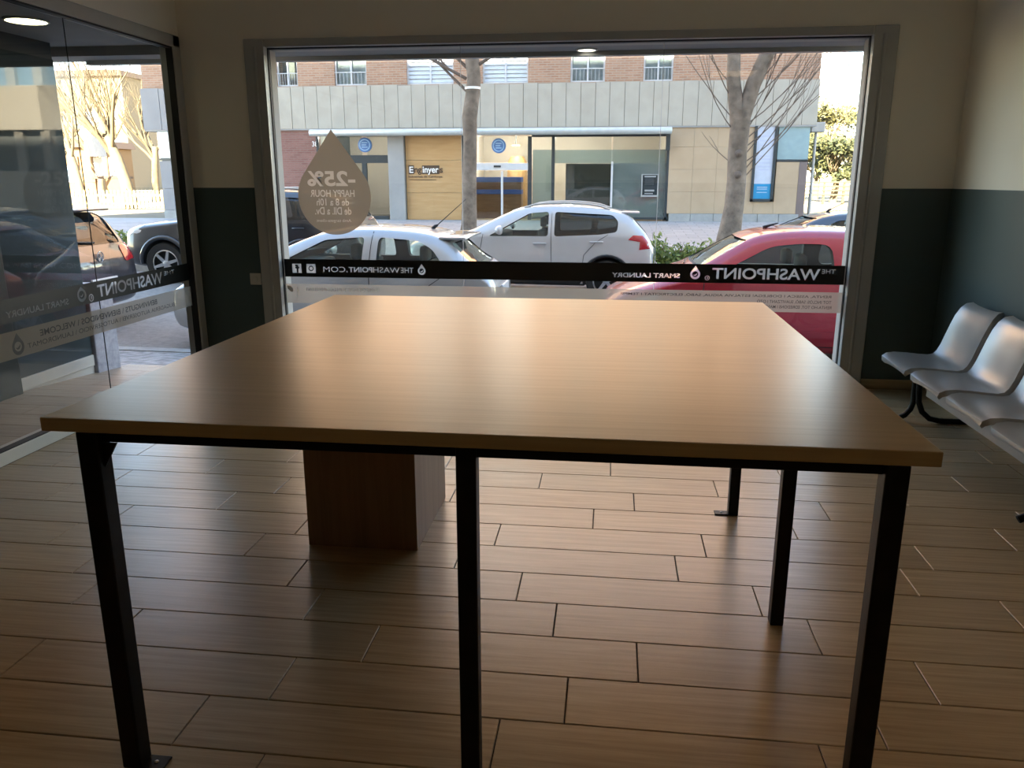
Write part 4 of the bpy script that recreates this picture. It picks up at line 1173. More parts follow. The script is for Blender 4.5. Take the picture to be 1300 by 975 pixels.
def loft(stations, sub=2):
    """closed body: each station (s, zb, wb, zm, wm, zs, ws, zt, wt)"""
    bm = bmesh.new(); rings = []
    for s, zb, wb, zm, wm, zs, ws, zt, wt in stations:
        ze = zt - 0.045 * min(1, max(0.25, (zt - zs) / 0.3))
        half = [(0, zb), (wb * .85, zb), (wb, zb + .05), (wm, zm), (ws * .995, zs - .06), (ws, zs), (ws + (wt - ws) * .5 + .022 * min(1, (zt - zs) / .3), zs + (ze - zs) * .55), (wt, ze), (wt * .80, zt - .012), (wt * .4, zt - .002)]
        ring = [(y, z) for y, z in half] + [(0, zt)] + [(-y, z) for y, z in half[:0:-1]]
        rings.append([bm.verts.new((s, y, z)) for y, z in ring])
    n = len(rings[0])
    for a, b in zip(rings, rings[1:]):
        for k in range(n):
            bm.faces.new((a[k], a[(k + 1) % n], b[(k + 1) % n], b[k]))
    for r in (rings[0], rings[-1]):
        bm.faces.new(r)
    bmesh.ops.recalc_face_normals(bm, faces=bm.faces[:])
    me = bpy.data.meshes.new('loft'); bm.to_mesh(me); bm.free()
    if sub:
        o = bpy.data.objects.new('loft', me); COL.objects.link(o)
        md = o.modifiers.new('s', 'SUBSURF'); md.levels = sub; md.render_levels = sub
        dg = bpy.context.evaluated_depsgraph_get()
        m2 = bpy.data.meshes.new_from_object(o.evaluated_get(dg))
        bpy.data.objects.remove(o); bpy.data.meshes.remove(me); me = m2
    return me

def rounded(poly, r=0.05, n=4):
    """round the corners of a polygon"""
    out = []
    m = len(poly)
    for i in range(m):
        p = Vector(poly[i]); a = Vector(poly[i - 1]); b = Vector(poly[(i + 1) % m])
        da = min(r, (a - p).length * .45); db = min(r, (b - p).length * .45)
        q0 = p + (a - p).normalized() * da; q1 = p + (b - p).normalized() * db
        for k in range(n + 1):
            t = k / n
            q = q0 * (1 - t) ** 2 + p * 2 * t * (1 - t) + q1 * t * t
            out.append((q.x, q.y))
    return out

class Car:
    def __init__(self, name, label, x, yn, spec, paint_mat, cabin, scale=(1, 1, 1), glassmat=None, rearglass=None):
        """x: world X of the nose; yn: world Y of the side facing the shop"""
        self.W = spec['w']; self.L = spec['l']
        cy = yn + self.W / 2 * 1.0
        self.t = thing(name, (x, cy, street_z(x + self.L / 2)), label, 'car')
        self.t.rotation_euler = (0, math.atan(0.012), 0)
        self.spec = spec; self.pm = paint_mat
        gm = glassmat or M['car_glass']; rg = rearglass or gm
        body = loft(spec['st'])
        bm = bmesh.new(); bm.from_mesh(body)
        self.bvh = BVHTree.FromBMesh(bm); bm.free()
        # cut the cabin, the windows and the wheel arches out of the solid body
        cut = MB(); cut2 = MB()
        R_ = spec['r']
        for s in spec['wheels']:
            for sg in (1, -1):
                cut.lathe([(R_ + .055, .48 * sg), (R_ + .055, 1.2 * sg)], (s, 0, R_), 'y', 28)
        for poly in spec['side']:
            rp = rounded(poly, spec.get('rr', 0.05))
            for sg in (1, -1): cut.prism(rp, .30 * sg, 1.3 * sg, 'y')
        fp = rounded(spec['front'][0], 0.06); cut2.prism(fp, spec['front'][1], spec['front'][2], 'x')
        rp = rounded(spec['rear'][0], 0.06); cut2.prism(rp, spec['rear'][1], spec['rear'][2], 'x')
        cutter = cut.build('cutter', M['car_inner']); cutter2 = cut2.build('cutter', M['car_inner'])
        inner = loft(cabin, 1)
        io = link_mesh('inner', inner)
        bo = link_mesh('body', body)
        body.materials.append(paint_mat)
        inner.materials.append(M['car_inner'])
        for c in (io, cutter, cutter2):
            md = bo.modifiers.new('b', 'BOOLEAN'); md.operation = 'DIFFERENCE'; md.object = c; md.solver = 'EXACT'
            try: md.material_mode = 'TRANSFER'
            except Exception: pass
        dg = bpy.context.evaluated_depsgraph_get()
        me = bpy.data.meshes.new_from_object(bo.evaluated_get(dg))
        for o in (io, cutter, cutter2, bo): bpy.data.objects.remove(o)
        me.shade_smooth(); me.set_sharp_from_angle(angle=math.radians(38))
        self.body = link_mesh('body', me, self.t)
        # panes
        for poly in spec['side']:
            rp = rounded(poly, spec.get('rr', 0.05))
            back = sum(p[0] for p in poly) / len(poly) > spec['split']
            for sg in (1, -1): self.patch(rp, 'y', sg, 'side_window', rg if back else gm, -0.012, self.t)
        self.patch(fp, 'x', -1, 'windscreen', gm, -0.010, self.t)
        self.patch(rp0 := rounded(spec['rear'][0], 0.06), 'x', 1, 'rear_window', rg, -0.010, self.t)
        # wheels
        for s in spec['wheels']:
            for sg in (1, -1): self.wheel(s, sg)
        # seats
        for s0, ys in spec['seats']:
            for y in ys:
                q = MB()
                q.bbox(s0 - .02, y - .22, .45, s0 + .12, y + .22, spec['seat_top'] - .18, .04)
                q.bbox(s0 + .02, y - .11, spec['seat_top'] - .14, s0 + .12, y + .11, spec['seat_top'] + .03, .035)
                q.build('seat', M['car_seat'], self.t, smooth=50)
        q = MB().bbox(spec['dash'] - .1, -self.W * .40, .60, spec['dash'] + .22, self.W * .40, spec['dash_z'], .04)
        q.build('dashboard', M['car_inner'], self.t, smooth=50)
    def hit(self, axis, sg, a, b):
        if axis == 'y':
            r = self.bvh.ray_cast(Vector((a, 3 * sg, b)), Vector((0, -sg, 0)))
        elif axis == 'x':
            r = self.bvh.ray_cast(Vector((8 if sg > 0 else -3, a, b)), Vector((-sg, 0, 0)))
        else:
            r = self.bvh.ray_cast(Vector((a, b, 4)), Vector((0, 0, -1)))
        return (r[0], r[1]) if r[0] is not None else (None, None)
    def patch(self, poly, axis, sg, name, mat, off=0.006, parent=None, rings=4):
        """a skin laid on the body surface inside the outline, with a rim going in"""
        c = Vector((sum(p[0] for p in poly) / len(poly), sum(p[1] for p in poly) / len(poly)))
        layers = []
        for k in range(rings):
            f = 1 - k / rings
            layers.append([(c.x + (p[0] - c.x) * f, c.y + (p[1] - c.y) * f) for p in poly])
        v = []; ok = True
        def P(p):
            h, n = self.hit(axis, sg, p[0], p[1])
            if h is None: return None
            return h + n * off
        for l in layers:
            for p in l:
                q = P(p)
                if q is None:
                    q = v[-1] if v else None
                    if q is None: return None
                v.append(q)
        q = P(c)
        if q is None: return None
        v.append(q)
        n = len(poly); f = []
        for k in range(rings - 1):
            for i in range(n):
                j = (i + 1) % n
                f.append((k * n + i, k * n + j, (k + 1) * n + j, (k + 1) * n + i))
        for i in range(n): f.append(((rings - 1) * n + i, (rings - 1) * n + (i + 1) % n, rings * n))
        if off > 0:          # rim
            b = len(v)
            d = {'y': Vector((0, -sg, 0)), 'x': Vector((-sg, 0, 0)), 'z': Vector((0, 0, -1))}[axis]
            for i in range(n): v.append(v[i] + d * (off + 0.012))
            for i in range(n): f.append((i, (i + 1) % n, b + (i + 1) % n, b + i))
        return MB().add(v, f).build(name, mat, parent or self.t, smooth=50)
    def seam(self, pts, sg, name='door_gap', w=0.005, mat=None):
        """thin dark line drawn along the side"""
        fine = []
        for a, b in zip(pts, pts[1:]):
            for k in range(6): fine.append((a[0] + (b[0] - a[0]) * k / 6, a[1] + (b[1] - a[1]) * k / 6))
        fine.append(pts[-1])
        q = []
        for p in fine:
            h, n = self.hit('y', sg, *p)
            if h is not None: q.append(h + n * 0.0005)
        if len(q) > 1: MB().tube(q, w, 4).build(name, mat or M['car_trim'], self.t)
    def wheel(self, s, sg):
        R_, W2 = self.spec['r'], self.W / 2 - 0.012
        y1 = W2 * sg; y0 = (W2 - .20) * sg
        def yy(k): return y0 + (y1 - y0) * k
        rr = R_ * .66
        w = MB().lathe([(rr, yy(.05)), (R_ * .93, yy(0)), (R_ * .99, yy(.15)), (R_, yy(.3)), (R_, yy(.7)), (R_ * .99, yy(.85)), (R_ * .93, yy(1)), (rr * 1.02, yy(.96)), (rr, yy(.80))], (s, 0, R_), 'y', 36, cap=False).build('tyre', M['tyre'], self.t, smooth=45)
        q = MB().lathe([(rr, yy(.90)), (rr * .93, yy(.93)), (rr * .90, yy(.84)), (rr * .95, yy(.80))], (s, 0, R_), 'y', 36, cap=False)
        rim = q.build('wheel_rim', M['car_trim'] if False else M['rim'], self.t, smooth=45)
        sp = MB()
        ns = self.spec.get('spokes', 5)
        for i in range(ns):
            a = 2 * PI * i / ns + .3
            c, d = math.cos(a), math.sin(a)
            h0, h1 = rr * .085, rr * .13
            pts = []
            for rad, hw, yk in ((rr * .12, h1, .86), (rr * .93, h0, .88)):
                for e in (-1, 1): pts.append((s + c * rad - d * hw * e, yy(yk), R_ + d * rad + c * hw * e))
            for rad, hw, yk in ((rr * .12, h1, .74), (rr * .93, h0, .76)):
                for e in (-1, 1): pts.append((s + c * rad - d * hw * e, yy(yk), R_ + d * rad + c * hw * e))
            sp.add(pts, [(0, 1, 3, 2), (4, 6, 7, 5), (0, 2, 6, 4), (1, 5, 7, 3), (2, 3, 7, 6), (0, 4, 5, 1)])
        sp.lathe([(rr * .22, yy(.72)), (rr * .22, yy(.88)), (rr * .16, yy(.92)), (0, yy(.92))], (s, 0, R_), 'y', 16)
        sp.build('spokes', M['rim'], rim, smooth=40)
        MB().lathe([(rr * .97, yy(.78)), (rr * .90, yy(.40)), (rr * .88, yy(.42)), (0, yy(.44))], (s, 0, R_), 'y', 24, cap=False).build('wheel_well_disc', M['car_trim'], rim)
    def mirror(self, s, z, mat=None, side=(1, -1)):
        for sg in side:
            h, n = self.hit('y', sg, s, z - .04)
            y = (h.y if h is not None else self.W / 2 * sg)
            bm = bmesh.new(); bmesh.ops.create_uvsphere(bm, u_segments=16, v_segments=10, radius=1.0)
            for q in bm.verts:
                k = q.co.copy()
                q.co = Vector((s + k.x * (.085 if k.x < 0 else .045), y + .13 * sg + k.y * .115, z + k.z * .075))
            m = MB().addbm(bm).build('wing_mirror', mat or self.pm, self.t, smooth=60)
            MB().tube([(s, y - .03 * sg, z - .06), (s, y + .07 * sg, z - .03)], .025, 8).build('mirror_stalk', M['car_trim'], m)
    def handle(self, s, z, mat, side=(1, -1)):
        for sg in side:
            h, n = self.hit('y', sg, s, z)
            if h is None: continue
            y = h.y
            MB().tube([(s - .10, y, z), (s - .09, y + .025 * sg, z), (s + .09, y + .028 * sg, z + .004), (s + .10, y, z)], [.012, .014, .014, .012], 8).build('door_handle', mat, self.t, smooth=60)
    def antenna(self, s, ln=.38, back=.35):
        h, n = self.hit('z', 1, s, 0)
        if h is None: return
        MB().tube([h + Vector((-.04, 0, -.005)), h + Vector((0, 0, .03)), h + Vector((.03, 0, .045))], [.022, .02, .01], 8).tube([h + Vector((.02, 0, .04)), h + Vector((.02 + back, 0, .04 + ln))], [.006, .003], 6).build('antenna', M['car_trim'], self.t, smooth=60)
    def rails(self, s0, s1, frac=.82):
        for sg in (1, -1):
            pts = []
            for k in range(9):
                s = s0 + (s1 - s0) * k / 8
                z = self.spec['zt']
                h, n = self.hit('z', 1, s, sg * self.spec['roofw'] * frac)
                if h is None: continue
                up = .045 * math.sin(PI * min(1, max(0, k / 8)) ) ** .35 if 0 < k < 8 else 0
                pts.append(h + Vector((0, 0, up)))
            MB().tube(pts, .016, 8).build('roof_rail', M['alu_light'], self.t, smooth=60)
    def plate(self, z, rear=True):
        sg = 1 if rear else -1
        h, n = self.hit('x', sg, 0, z)
        if h is None: return
        MB().bbox(h.x - .005, -.26, z - .055, h.x + .02 * sg, .26, z + .055, .004).build('number_plate', M['plate_white'], self.t)

def hatch_spec(L, W, H, k=0.0, nose=.95, roof0=1.66, roof1=2.95, tail=3.28):
    w = W / 2
    st = [(0.00, .28, w * .66, .46, w * .76, .60, w * .74, .66, w * .52),
          (0.07, .22, w * .86, .44, w * .93, .66, w * .87, .73, w * .62),
          (0.30, .19, w * .90, .46, w * .96, .76, w * .88, .84, w * .66),
          (nose - .18, .19, w * .93, .50, w * 1.0, .90, w * .93, .97, w * .74),
          (nose, .19, w * .93, .52, w * 1.0, .94, w * .95, 1.02, w * .76),
          (nose + .14, .19, w * .93, .52, w * 1.0, .95, w * .95, 1.10, w * .74),
          (roof0 - .22, .19, w * .93, .52, w * 1.0, .96, w * .96, H - .10, w * .70),
          (roof0, .19, w * .93, .52, w * 1.0, .965, w * .96, H - .03, w * .68),
          (roof0 + .35, .19, w * .93, .52, w * 1.0, .97, w * .96, H + .012, w * .685),
          (roof1 - .3, .19, w * .93, .52, w * 1.0, .985, w * .96, H + .002, w * .69),
          (roof1, .20, w * .93, .52, w * 1.0, 1.00, w * .95, H - .03, w * .69),
          (tail, .22, w * .92, .53, w * .99, 1.0, w * .93, H - .12, w * .68),
          (tail + .13, .23, w * .90, .54, w * .98, .97, w * .91, H - .30, w * .68),
          (L - .10, .25, w * .86, .54, w * .95, .90, w * .87, .97, w * .68),
          (L - .01, .28, w * .80, .52, w * .90, .72, w * .84, .80, w * .66),
          (L, .32, w * .66, .50, w * .78, .62, w * .72, .70, w * .58)]
    wi = .875
    cab = [(nose + .10, .62, w * .62, .74, w * .72, .90, w * .76, .96, w * .60),
           (nose + .28, .62, w * .70, .74, w * .80, .93, w * .83, 1.10, w * .62),
           (roof0, .62, w * .72, .74, w * .82, .94, w * .85, H - .09, w * .60),
           (roof0 + .5, .62, w * .72, .74, w * .82, .95, w * .85, H - .06, w * .61),
           (roof1, .62, w * .72, .74, w * .82, .97, w * .84, H - .09, w * .61),
           (tail, .62, w * .70, .74, w * .80, .96, w * .82, H - .20, w * .60),
           (L - .22, .66, w * .66, .74, w * .74, .90, w * .76, .98, w * .58)]
    return dict(l=L, w=W, zt=H, st=st, roofw=w * .68), cab

# ---- silver-white hatchback on the shop side
sp_, cab = hatch_spec(3.76, 1.66, 1.40, nose=1.02, roof0=1.82, roof1=3.00, tail=3.26)
sp_.update(r=.29, wheels=(.72, 3.12), split=2.5, rr=.05, spokes=6,
    side=[[(1.30, .985), (1.85, 1.265), (2.30, 1.305), (2.30, .985)], [(2.46, .985), (2.46, 1.305), (2.90, 1.275), (3.06, 1.19), (3.22, 1.00)]],
    front=([(-.58, 1.06), (.58, 1.06), (.50, 1.325), (-.50, 1.325)], .6, 2.1), rear=([(-.56, 1.00), (.56, 1.00), (.48, 1.25), (-.48, 1.25)], 3.10, 4.2),
    seats=[(2.05, (-.36, .36)), (2.85, (-.38, 0, .38))], seat_top=1.18, dash=1.30, dash_z=.97)
silver = paint('silver_paint', (0.40, 0.41, 0.42), 0.25)
c = Car('hatchback', 'silver-white hatchback with a roof aerial parked nearest the front window', -4.98, 8.30, sp_, silver, cab)
HATCH = c
c.handle(2.20, .78, M['car_trim']); c.handle(3.00, .80, M['car_trim'])
for sg in (1, -1):
    c.seam([(2.385, 1.36), (2.385, .95), (2.39, .45), (2.36, .30)], sg); c.seam([(1.16, 1.0), (1.14, .6), (1.20, .30), (2.36, .30)], sg)
    c.seam([(3.28, .98), (3.02, .80), (2.80, .60), (2.74, .30), (2.36, .30)], sg)
    c.patch(rounded([(3.40, .60), (3.40, .82), (3.64, .80), (3.69, .60)], .03), 'y', sg, 'tail_light', M['lens_red'])
    c.patch(rounded([(.14, .58), (.20, .70), (.62, .80), (.55, .66)], .03), 'y', sg, 'headlight', M['lens_white'])
c.mirror(1.40, 1.03); c.antenna(2.95, .30, .34); c.plate(.72)
sp2 = MB()
spo = [(3.12, -.50), (3.40, -.50), (3.42, .50), (3.12, .50)]
MB().bbox(3.10, -.53, 1.285, 3.40, .53, 1.315, .012).build('spoiler', silver, c.t, smooth=60)
c.patch(rounded([(.05, .22), (.05, .32), (.45, .30), (.42, .20)], .02), 'y', 1, 'bumper_skirt', M['car_trim'])
c.patch(rounded([(-.55, .30), (.55, .30), (.50, .42), (-.50, .42)], .03), 'x', -1, 'grille', M['car_trim'])

# ---- white crossover on the far side
def suv_spec(L, W, H, nose=1.12, roof0=1.95, roof1=3.25, tail=3.72, belt=1.02):
    w = W / 2
    st = [(0.00, .32, w * .55, .52, w * .66, .72, w * .62, .80, w * .48),
          (0.07, .25, w * .78, .50, w * .86, .80, w * .80, .88, w * .62),
          (0.30, .22, w * .92, .54, w * .98, .90, w * .90, .97, w * .72),
          (nose - .25, .21, w * .94, .58, w * 1.0, .98, w * .94, 1.04, w * .78),
          (nose, .21, w * .94, .60, w * 1.0, belt, w * .95, 1.10, w * .78),
          (nose + .16, .21, w * .94, .60, w * 1.0, belt + .01, w * .955, 1.19, w * .76),
          (roof0 - .22, .21, w * .94, .60, w * 1.0, belt + .02, w * .96, H - .12, w * .71),
          (roof0, .21, w * .94, .60, w * 1.0, belt + .025, w * .96, H - .045, w * .69),
          (roof0 + .4, .21, w * .94, .60, w * 1.0, belt + .03, w * .96, H + .004, w * .70),
          (roof1 - .3, .21, w * .94, .60, w * 1.0, belt + .04, w * .96, H + .0, w * .70),
          (roof1, .22, w * .94, .60, w * 1.0, belt + .05, w * .955, H - .025, w * .70),
          (tail, .24, w * .93, .60, w * .99, belt + .04, w * .94, H - .10, w * .69),
          (tail + .10, .25, w * .92, .60, w * .985, belt + .02, w * .93, H - .22, w * .70),
          (L - .14, .26, w * .90, .60, w * .97, 1.00, w * .91, 1.12, w * .74),
          (L - .03, .30, w * .86, .58, w * .93, .80, w * .88, .92, w * .72),
          (L, .34, w * .72, .56, w * .82, .70, w * .78, .80, w * .64)]
    cab = [(nose + .12, .72, w * .64, .84, w * .74, belt - .04, w * .77, 1.05, w * .60),
           (nose + .30, .72, w * .72, .84, w * .80, belt - .02, w * .83, 1.18, w * .63),
           (roof0, .72, w * .74, .84, w * .82, belt, w * .85, H - .11, w * .61),
           (roof0 + .5, .72, w * .74, .84, w * .82, belt, w * .85, H - .065, w * .62),
           (roof1, .72, w * .74, .84, w * .82, belt + .02, w * .85, H - .09, w * .62),
           (tail, .72, w * .72, .84, w * .80, belt + .01, w * .83, H - .20, w * .61),
           (L - .26, .76, w * .68, .84, w * .75, .98, w * .77, 1.08, w * .59)]
    return dict(l=L, w=W, zt=H, st=st, roofw=w * .69), cab
def suv_windows(b, H, x0, xb, x1):
    return [[(x0, b + .0), (x0 + .66, H - .145), (xb - .05, H - .115), (xb - .05, b + .015)], [(xb + .05, b + .015), (xb + .05, H - .115), (x1 - .10, H - .15), (x1, H - .25), (x1 - .02, b + .10), (x1 - .30, b + .055)]]
sp_, cab = suv_spec(4.16, 1.74, 1.535)
sp_.update(r=.335, wheels=(.86, 3.40), split=2.5, rr=.05, spokes=5, side=suv_windows(1.02, 1.535, 1.45, 2.48, 3.56),
    front=([(-.62, 1.15), (.62, 1.15), (.52, 1.42), (-.52, 1.42)], .7, 2.3), rear=([(-.58, 1.10), (.58, 1.10), (.50, 1.40), (-.50, 1.40)], 3.5, 4.6),
    seats=[(2.25, (-.38, .38)), (3.10, (-.40, 0, .40))], seat_top=1.30, dash=1.45, dash_z=1.05)
white = paint('white_paint', (0.50, 0.505, 0.515), 0.05)
c = Car('crossover', 'white crossover with roof rails parked across the street before the bank', -3.47, 13.05, sp_, white, cab, rearglass=M['car_glass_dark'])
c.handle(2.30, .92, white); c.handle(3.22, .96, white)
for sg in (1, -1):
    c.seam([(2.48, 1.40), (2.48, 1.02), (2.50, .55), (2.46, .36)], sg); c.seam([(1.36, 1.05), (1.30, .7), (1.36, .36), (2.46, .36)], sg)
    c.seam([(3.40, 1.08), (3.20, .95), (3.02, .75), (2.98, .36), (2.46, .36)], sg)
    c.patch(rounded([(1.10, .24), (1.10, .36), (3.05, .36), (3.05, .24)], .02), 'y', sg, 'sill_cladding', M['car_trim'])
    arch = [(3.40 + (sp_['r'] + .115) * math.cos(a), .335 + (sp_['r'] + .115) * math.sin(a)) for a in [PI * k / 14 for k in range(15)]]
    arch2 = [(3.40 + (sp_['r'] + .06) * math.cos(a), .335 + (sp_['r'] + .06) * math.sin(a)) for a in [PI * k / 14 for k in range(14, -1, -1)]]
    for ws in (0, -2.54):
        pts = []
        for k in range(17):
            a = PI * (k / 16)
            h, n = c.hit('y', sg, 3.40 + ws + (sp_['r'] + .075) * math.cos(a), .335 + (sp_['r'] + .075) * math.sin(a))
            if h is not None: pts.append(h + n * .004)
        if len(pts) > 3: MB().tube(pts, .022, 6).build('arch_trim', M['car_trim'], c.t, smooth=60)
    c.patch(rounded([(3.72, 1.00), (3.80, 1.075), (3.96, 1.065), (4.04, .98), (4.08, .865), (3.90, .845), (3.955, .90), (3.93, .985), (3.86, 1.02)], .015), 'y', sg, 'tail_light', M['lens_red'])
    c.patch(rounded([(.14, .70), (.22, .86), (.62, .94), (.52, .80)], .03), 'y', sg, 'headlight', M['lens_white'])
c.mirror(1.66, 1.125); c.rails(2.00, 3.42)
MB().bbox(3.60, -.52, 1.405, 3.90, .52, 1.435, .012).build('spoiler', white, c.t, smooth=60)
c.plate(.78)

# ---- red three-door
sp_, cab = hatch_spec(3.88, 1.66, 1.475, nose=.88, roof0=1.66, roof1=3.0, tail=3.35)
sp_.update(r=.29, wheels=(.70, 3.16), split=2.5, rr=.10, spokes=7,
    side=[[(1.12, .99), (1.70, 1.30), (2.00, 1.335), (2.30, 1.33), (2.33, .99)], [(2.50, 1.00), (2.50, 1.325), (2.95, 1.28), (3.25, 1.06)]],
    front=([(-.60, 1.07), (.60, 1.07), (.52, 1.355), (-.52, 1.355)], .5, 2.0), rear=([(-.56, 1.02), (.56, 1.02), (.48, 1.27), (-.48, 1.27)], 3.15, 4.3),
    seats=[(2.0, (-.36, .36)), (2.85, (-.36, .36))], seat_top=1.18, dash=1.15, dash_z=.99)
red = paint('red_paint', (0.40, 0.012, 0.032), 0.2)
c = Car('red_hatchback', 'red three-door hatchback parked outside the right end of the window', -0.10, 8.28, sp_, red, cab)
c.handle(2.16, .80, red)
for sg in (1, -1):
    c.seam([(2.42, 1.36), (2.44, .95), (2.46, .5), (2.40, .30), (1.10, .30), (1.02, .62), (1.05, .98)], sg)
    c.patch(rounded([(1.05, .40), (1.05, .46), (2.40, .47), (2.40, .41)], .01), 'y', sg, 'rub_strip', red)
    c.patch(rounded([(.14, .58), (.20, .70), (.60, .80), (.55, .66)], .03), 'y', sg, 'headlight', M['lens_white'])
    c.patch(rounded([(3.56, .62), (3.56, .92), (3.70, .90), (3.76, .62)], .03), 'y', sg, 'tail_light', M['lens_red'])
c.mirror(1.22, 1.03, M['car_trim'])
h, n = c.hit('z', 1, 1.78, 0)
MB().tube([h + Vector((-.06, 0, 0)), h + Vector((0, 0, .02)), h + Vector((.10, 0, .05))], [.018, .014, .005], 8).build('antenna', M['car_trim'], c.t, smooth=60)
MB().tube([(.96, .45, 1.055), (.90, .05, 1.045)], .008, 6).tube([(.96, -.15, 1.055), (.90, -.55, 1.045)], .008, 6).build('wiper', M['car_trim'], c.t)

# ---- dark grey car behind the red one, far side
sp_, cab = suv_spec(4.05, 1.72, 1.50, nose=.98, roof0=1.75, roof1=3.1, tail=3.6, belt=1.0)
sp_.update(r=.32, wheels=(.80, 3.28), split=2.4, rr=.06, spokes=5, side=suv_windows(1.0, 1.50, 1.22, 2.28, 3.42),
    front=([(-.60, 1.13), (.60, 1.13), (.52, 1.385), (-.52, 1.385)], .6, 2.1), rear=([(-.58, 1.08), (.58, 1.08), (.50, 1.36), (-.50, 1.36)], 3.4, 4.5),
    seats=[(2.05, (-.38, .38)), (2.95, (-.40, 0, .40))], seat_top=1.27, dash=1.30, dash_z=1.03)
grey = paint('graphite_paint', (0.035, 0.045, 0.060), 0.5)
c = Car('grey_hatchback', 'dark grey car parked across the street behind the red one', 1.62, 13.05, sp_, grey, cab)
c.mirror(1.45, 1.10); c.antenna(1.9, .22, .40)
for sg in (1, -1):
    c.patch(rounded([(.14, .68), (.22, .84), (.60, .92), (.52, .78)], .03), 'y', sg, 'headlight', M['lens_white'])
    c.patch(rounded([(3.74, .80), (3.74, 1.06), (3.88, 1.02), (3.94, .80)], .03), 'y', sg, 'tail_light', M['lens_red'])
    c.seam([(2.28, 1.36), (2.30, .55), (2.26, .36)], sg)

# ---- black off-roader, far side, seen partly through each window
sp_, cab = suv_spec(4.52, 1.84, 1.70, nose=1.32, roof0=2.05, roof1=3.6, tail=4.02, belt=1.12)
def lift(sts, d=.10):
    return [(s, zb + d * .6, wb, zm + d, wm, zs + (d if s < 1.2 else .03), ws, zt + (d if s < 1.5 and zt < 1.3 else 0), wt) for s, zb, wb, zm, wm, zs, ws, zt, wt in sts]
sp_['st'] = lift(sp_['st'])
sp_.update(r=.375, wheels=(.88, 3.50), split=2.7, rr=.05, spokes=6, side=suv_windows(1.14, 1.70, 1.68, 2.70, 3.86),
    front=([(-.66, 1.26), (.66, 1.26), (.56, 1.57), (-.56, 1.57)], .9, 2.4), rear=([(-.60, 1.22), (.60, 1.22), (.54, 1.54), (-.54, 1.54)], 3.8, 5.0),
    seats=[(2.45, (-.40, .40)), (3.40, (-.42, 0, .42))], seat_top=1.42, dash=1.65, dash_z=1.16)
black = paint('black_paint', (0.006, 0.008, 0.014), 0.0, 0.3)
c = Car('off_roader', 'black off-roader with silver wheels parked across the street to the left', -8.86, 13.55, sp_, black, cab, rearglass=M['car_glass_dark'])
c.mirror(1.92, 1.24); c.rails(2.2, 3.8)
for sg in (1, -1):
    for ws in (.88, 3.50):
        pts = []
        for k in range(17):
            a = PI * (k / 16)
            h, n = c.hit('y', sg, ws + (.375 + .09) * math.cos(a), .375 + (.375 + .09) * math.sin(a))
            if h is not None: pts.append(h + n * .010)
        if len(pts) > 3: MB().tube(pts, .045, 8).build('arch_flare', black, c.t, smooth=60)
    c.patch(rounded([(.10, .82), (.16, .98), (.48, 1.06), (.42, .92)], .03), 'y', sg, 'headlight', M['lens_white'])
    c.patch(rounded([(4.20, .90), (4.20, 1.22), (4.34, 1.18), (4.40, .90)], .03), 'y', sg, 'tail_light', M['lens_red'])
    c.patch(rounded([(1.42, .90), (1.42, .935), (1.50, .935), (1.50, .90)], .008), 'y', sg, 'side_badge', M['lens_white'])
    c.seam([(2.70, 1.55), (2.72, .7), (2.66, .45)], sg); c.seam([(1.60, 1.15), (1.52, .8), (1.58, .45), (2.66, .45)], sg)
c.handle(2.52, 1.02, black); c.handle(3.40, 1.05, black)

# ---- dark estate ahead of the hatchback, seen from behind through the left glass
sp_, cab = suv_spec(4.20, 1.76, 1.58, nose=1.05, roof0=1.85, roof1=3.35, tail=3.84, belt=1.0)
sp_.update(r=.315, wheels=(.84, 3.38), split=2.5, rr=.05, spokes=5, side=suv_windows(1.0, 1.58, 1.35, 2.45, 3.62),
    front=([(-.62, 1.14), (.62, 1.14), (.54, 1.46), (-.54, 1.46)], .7, 2.2), rear=([(-.60, 1.06), (.60, 1.06), (.54, 1.45), (-.54, 1.45)], 3.6, 4.7),
    seats=[(2.15, (-.38, .38)), (3.10, (-.40, 0, .40))], seat_top=1.30, dash=1.40, dash_z=1.04)
navy = paint('navy_paint', (0.012, 0.014, 0.024), 0.1)
c = Car('dark_compact', 'dark compact car with red tail lights seen from behind through the left glass', -10.60, 8.55, sp_, navy, cab, rearglass=M['car_glass_dark'])
c.mirror(1.55, 1.10)
for sg in (1, -1):
    c.patch(rounded([(.50 * sg, .82), (.50 * sg, 1.02), (.76 * sg, 1.04), (.80 * sg, .84)], .04), 'x', 1, 'tail_light', M['lens_red'], .012)
    c.patch(rounded([(3.94, .84), (3.90, 1.04), (4.06, 1.04), (4.13, .84)], .03), 'y', sg, 'tail_light', M['lens_red'], .010)
h, n = c.hit('x', 1, 0, .92)
bd = MB()
hx = h.x + .02
ringp = [(hx, .062 * math.cos(2 * PI * k / 24), .92 + .062 * math.sin(2 * PI * k / 24)) for k in range(25)]
bd.tube(ringp, .007, 6, cap=False)
for pts in ([(-.030, .050), (0, .005), (.030, .050)], [(-.050, .030), (-.022, -.045), (0, .0), (.022, -.045), (.050, .030)]):
    bd.tube([(hx, a, .92 + b) for a, b in pts], .006, 6)
bd.build('round_badge', M['chrome'], c.t, smooth=60)
h, n = c.hit('x', 1, 0, 1.10)
MB().tube([(h.x + .01, .05, 1.09), (h.x + .0, -.40, 1.13)], [.014, .008], 6).build('rear_wiper', M['car_trim'], c.t, smooth=60)
MB().bbox(3.74, -.56, 1.475, 4.00, .56, 1.505, .012).build('spoiler', navy, c.t, smooth=60)
c.plate(.60)
MB().bbox(4.11, -.62, .66, 4.165, .62, .70, .012).build('bumper_strip', M['chrome'], c.t, smooth=60)
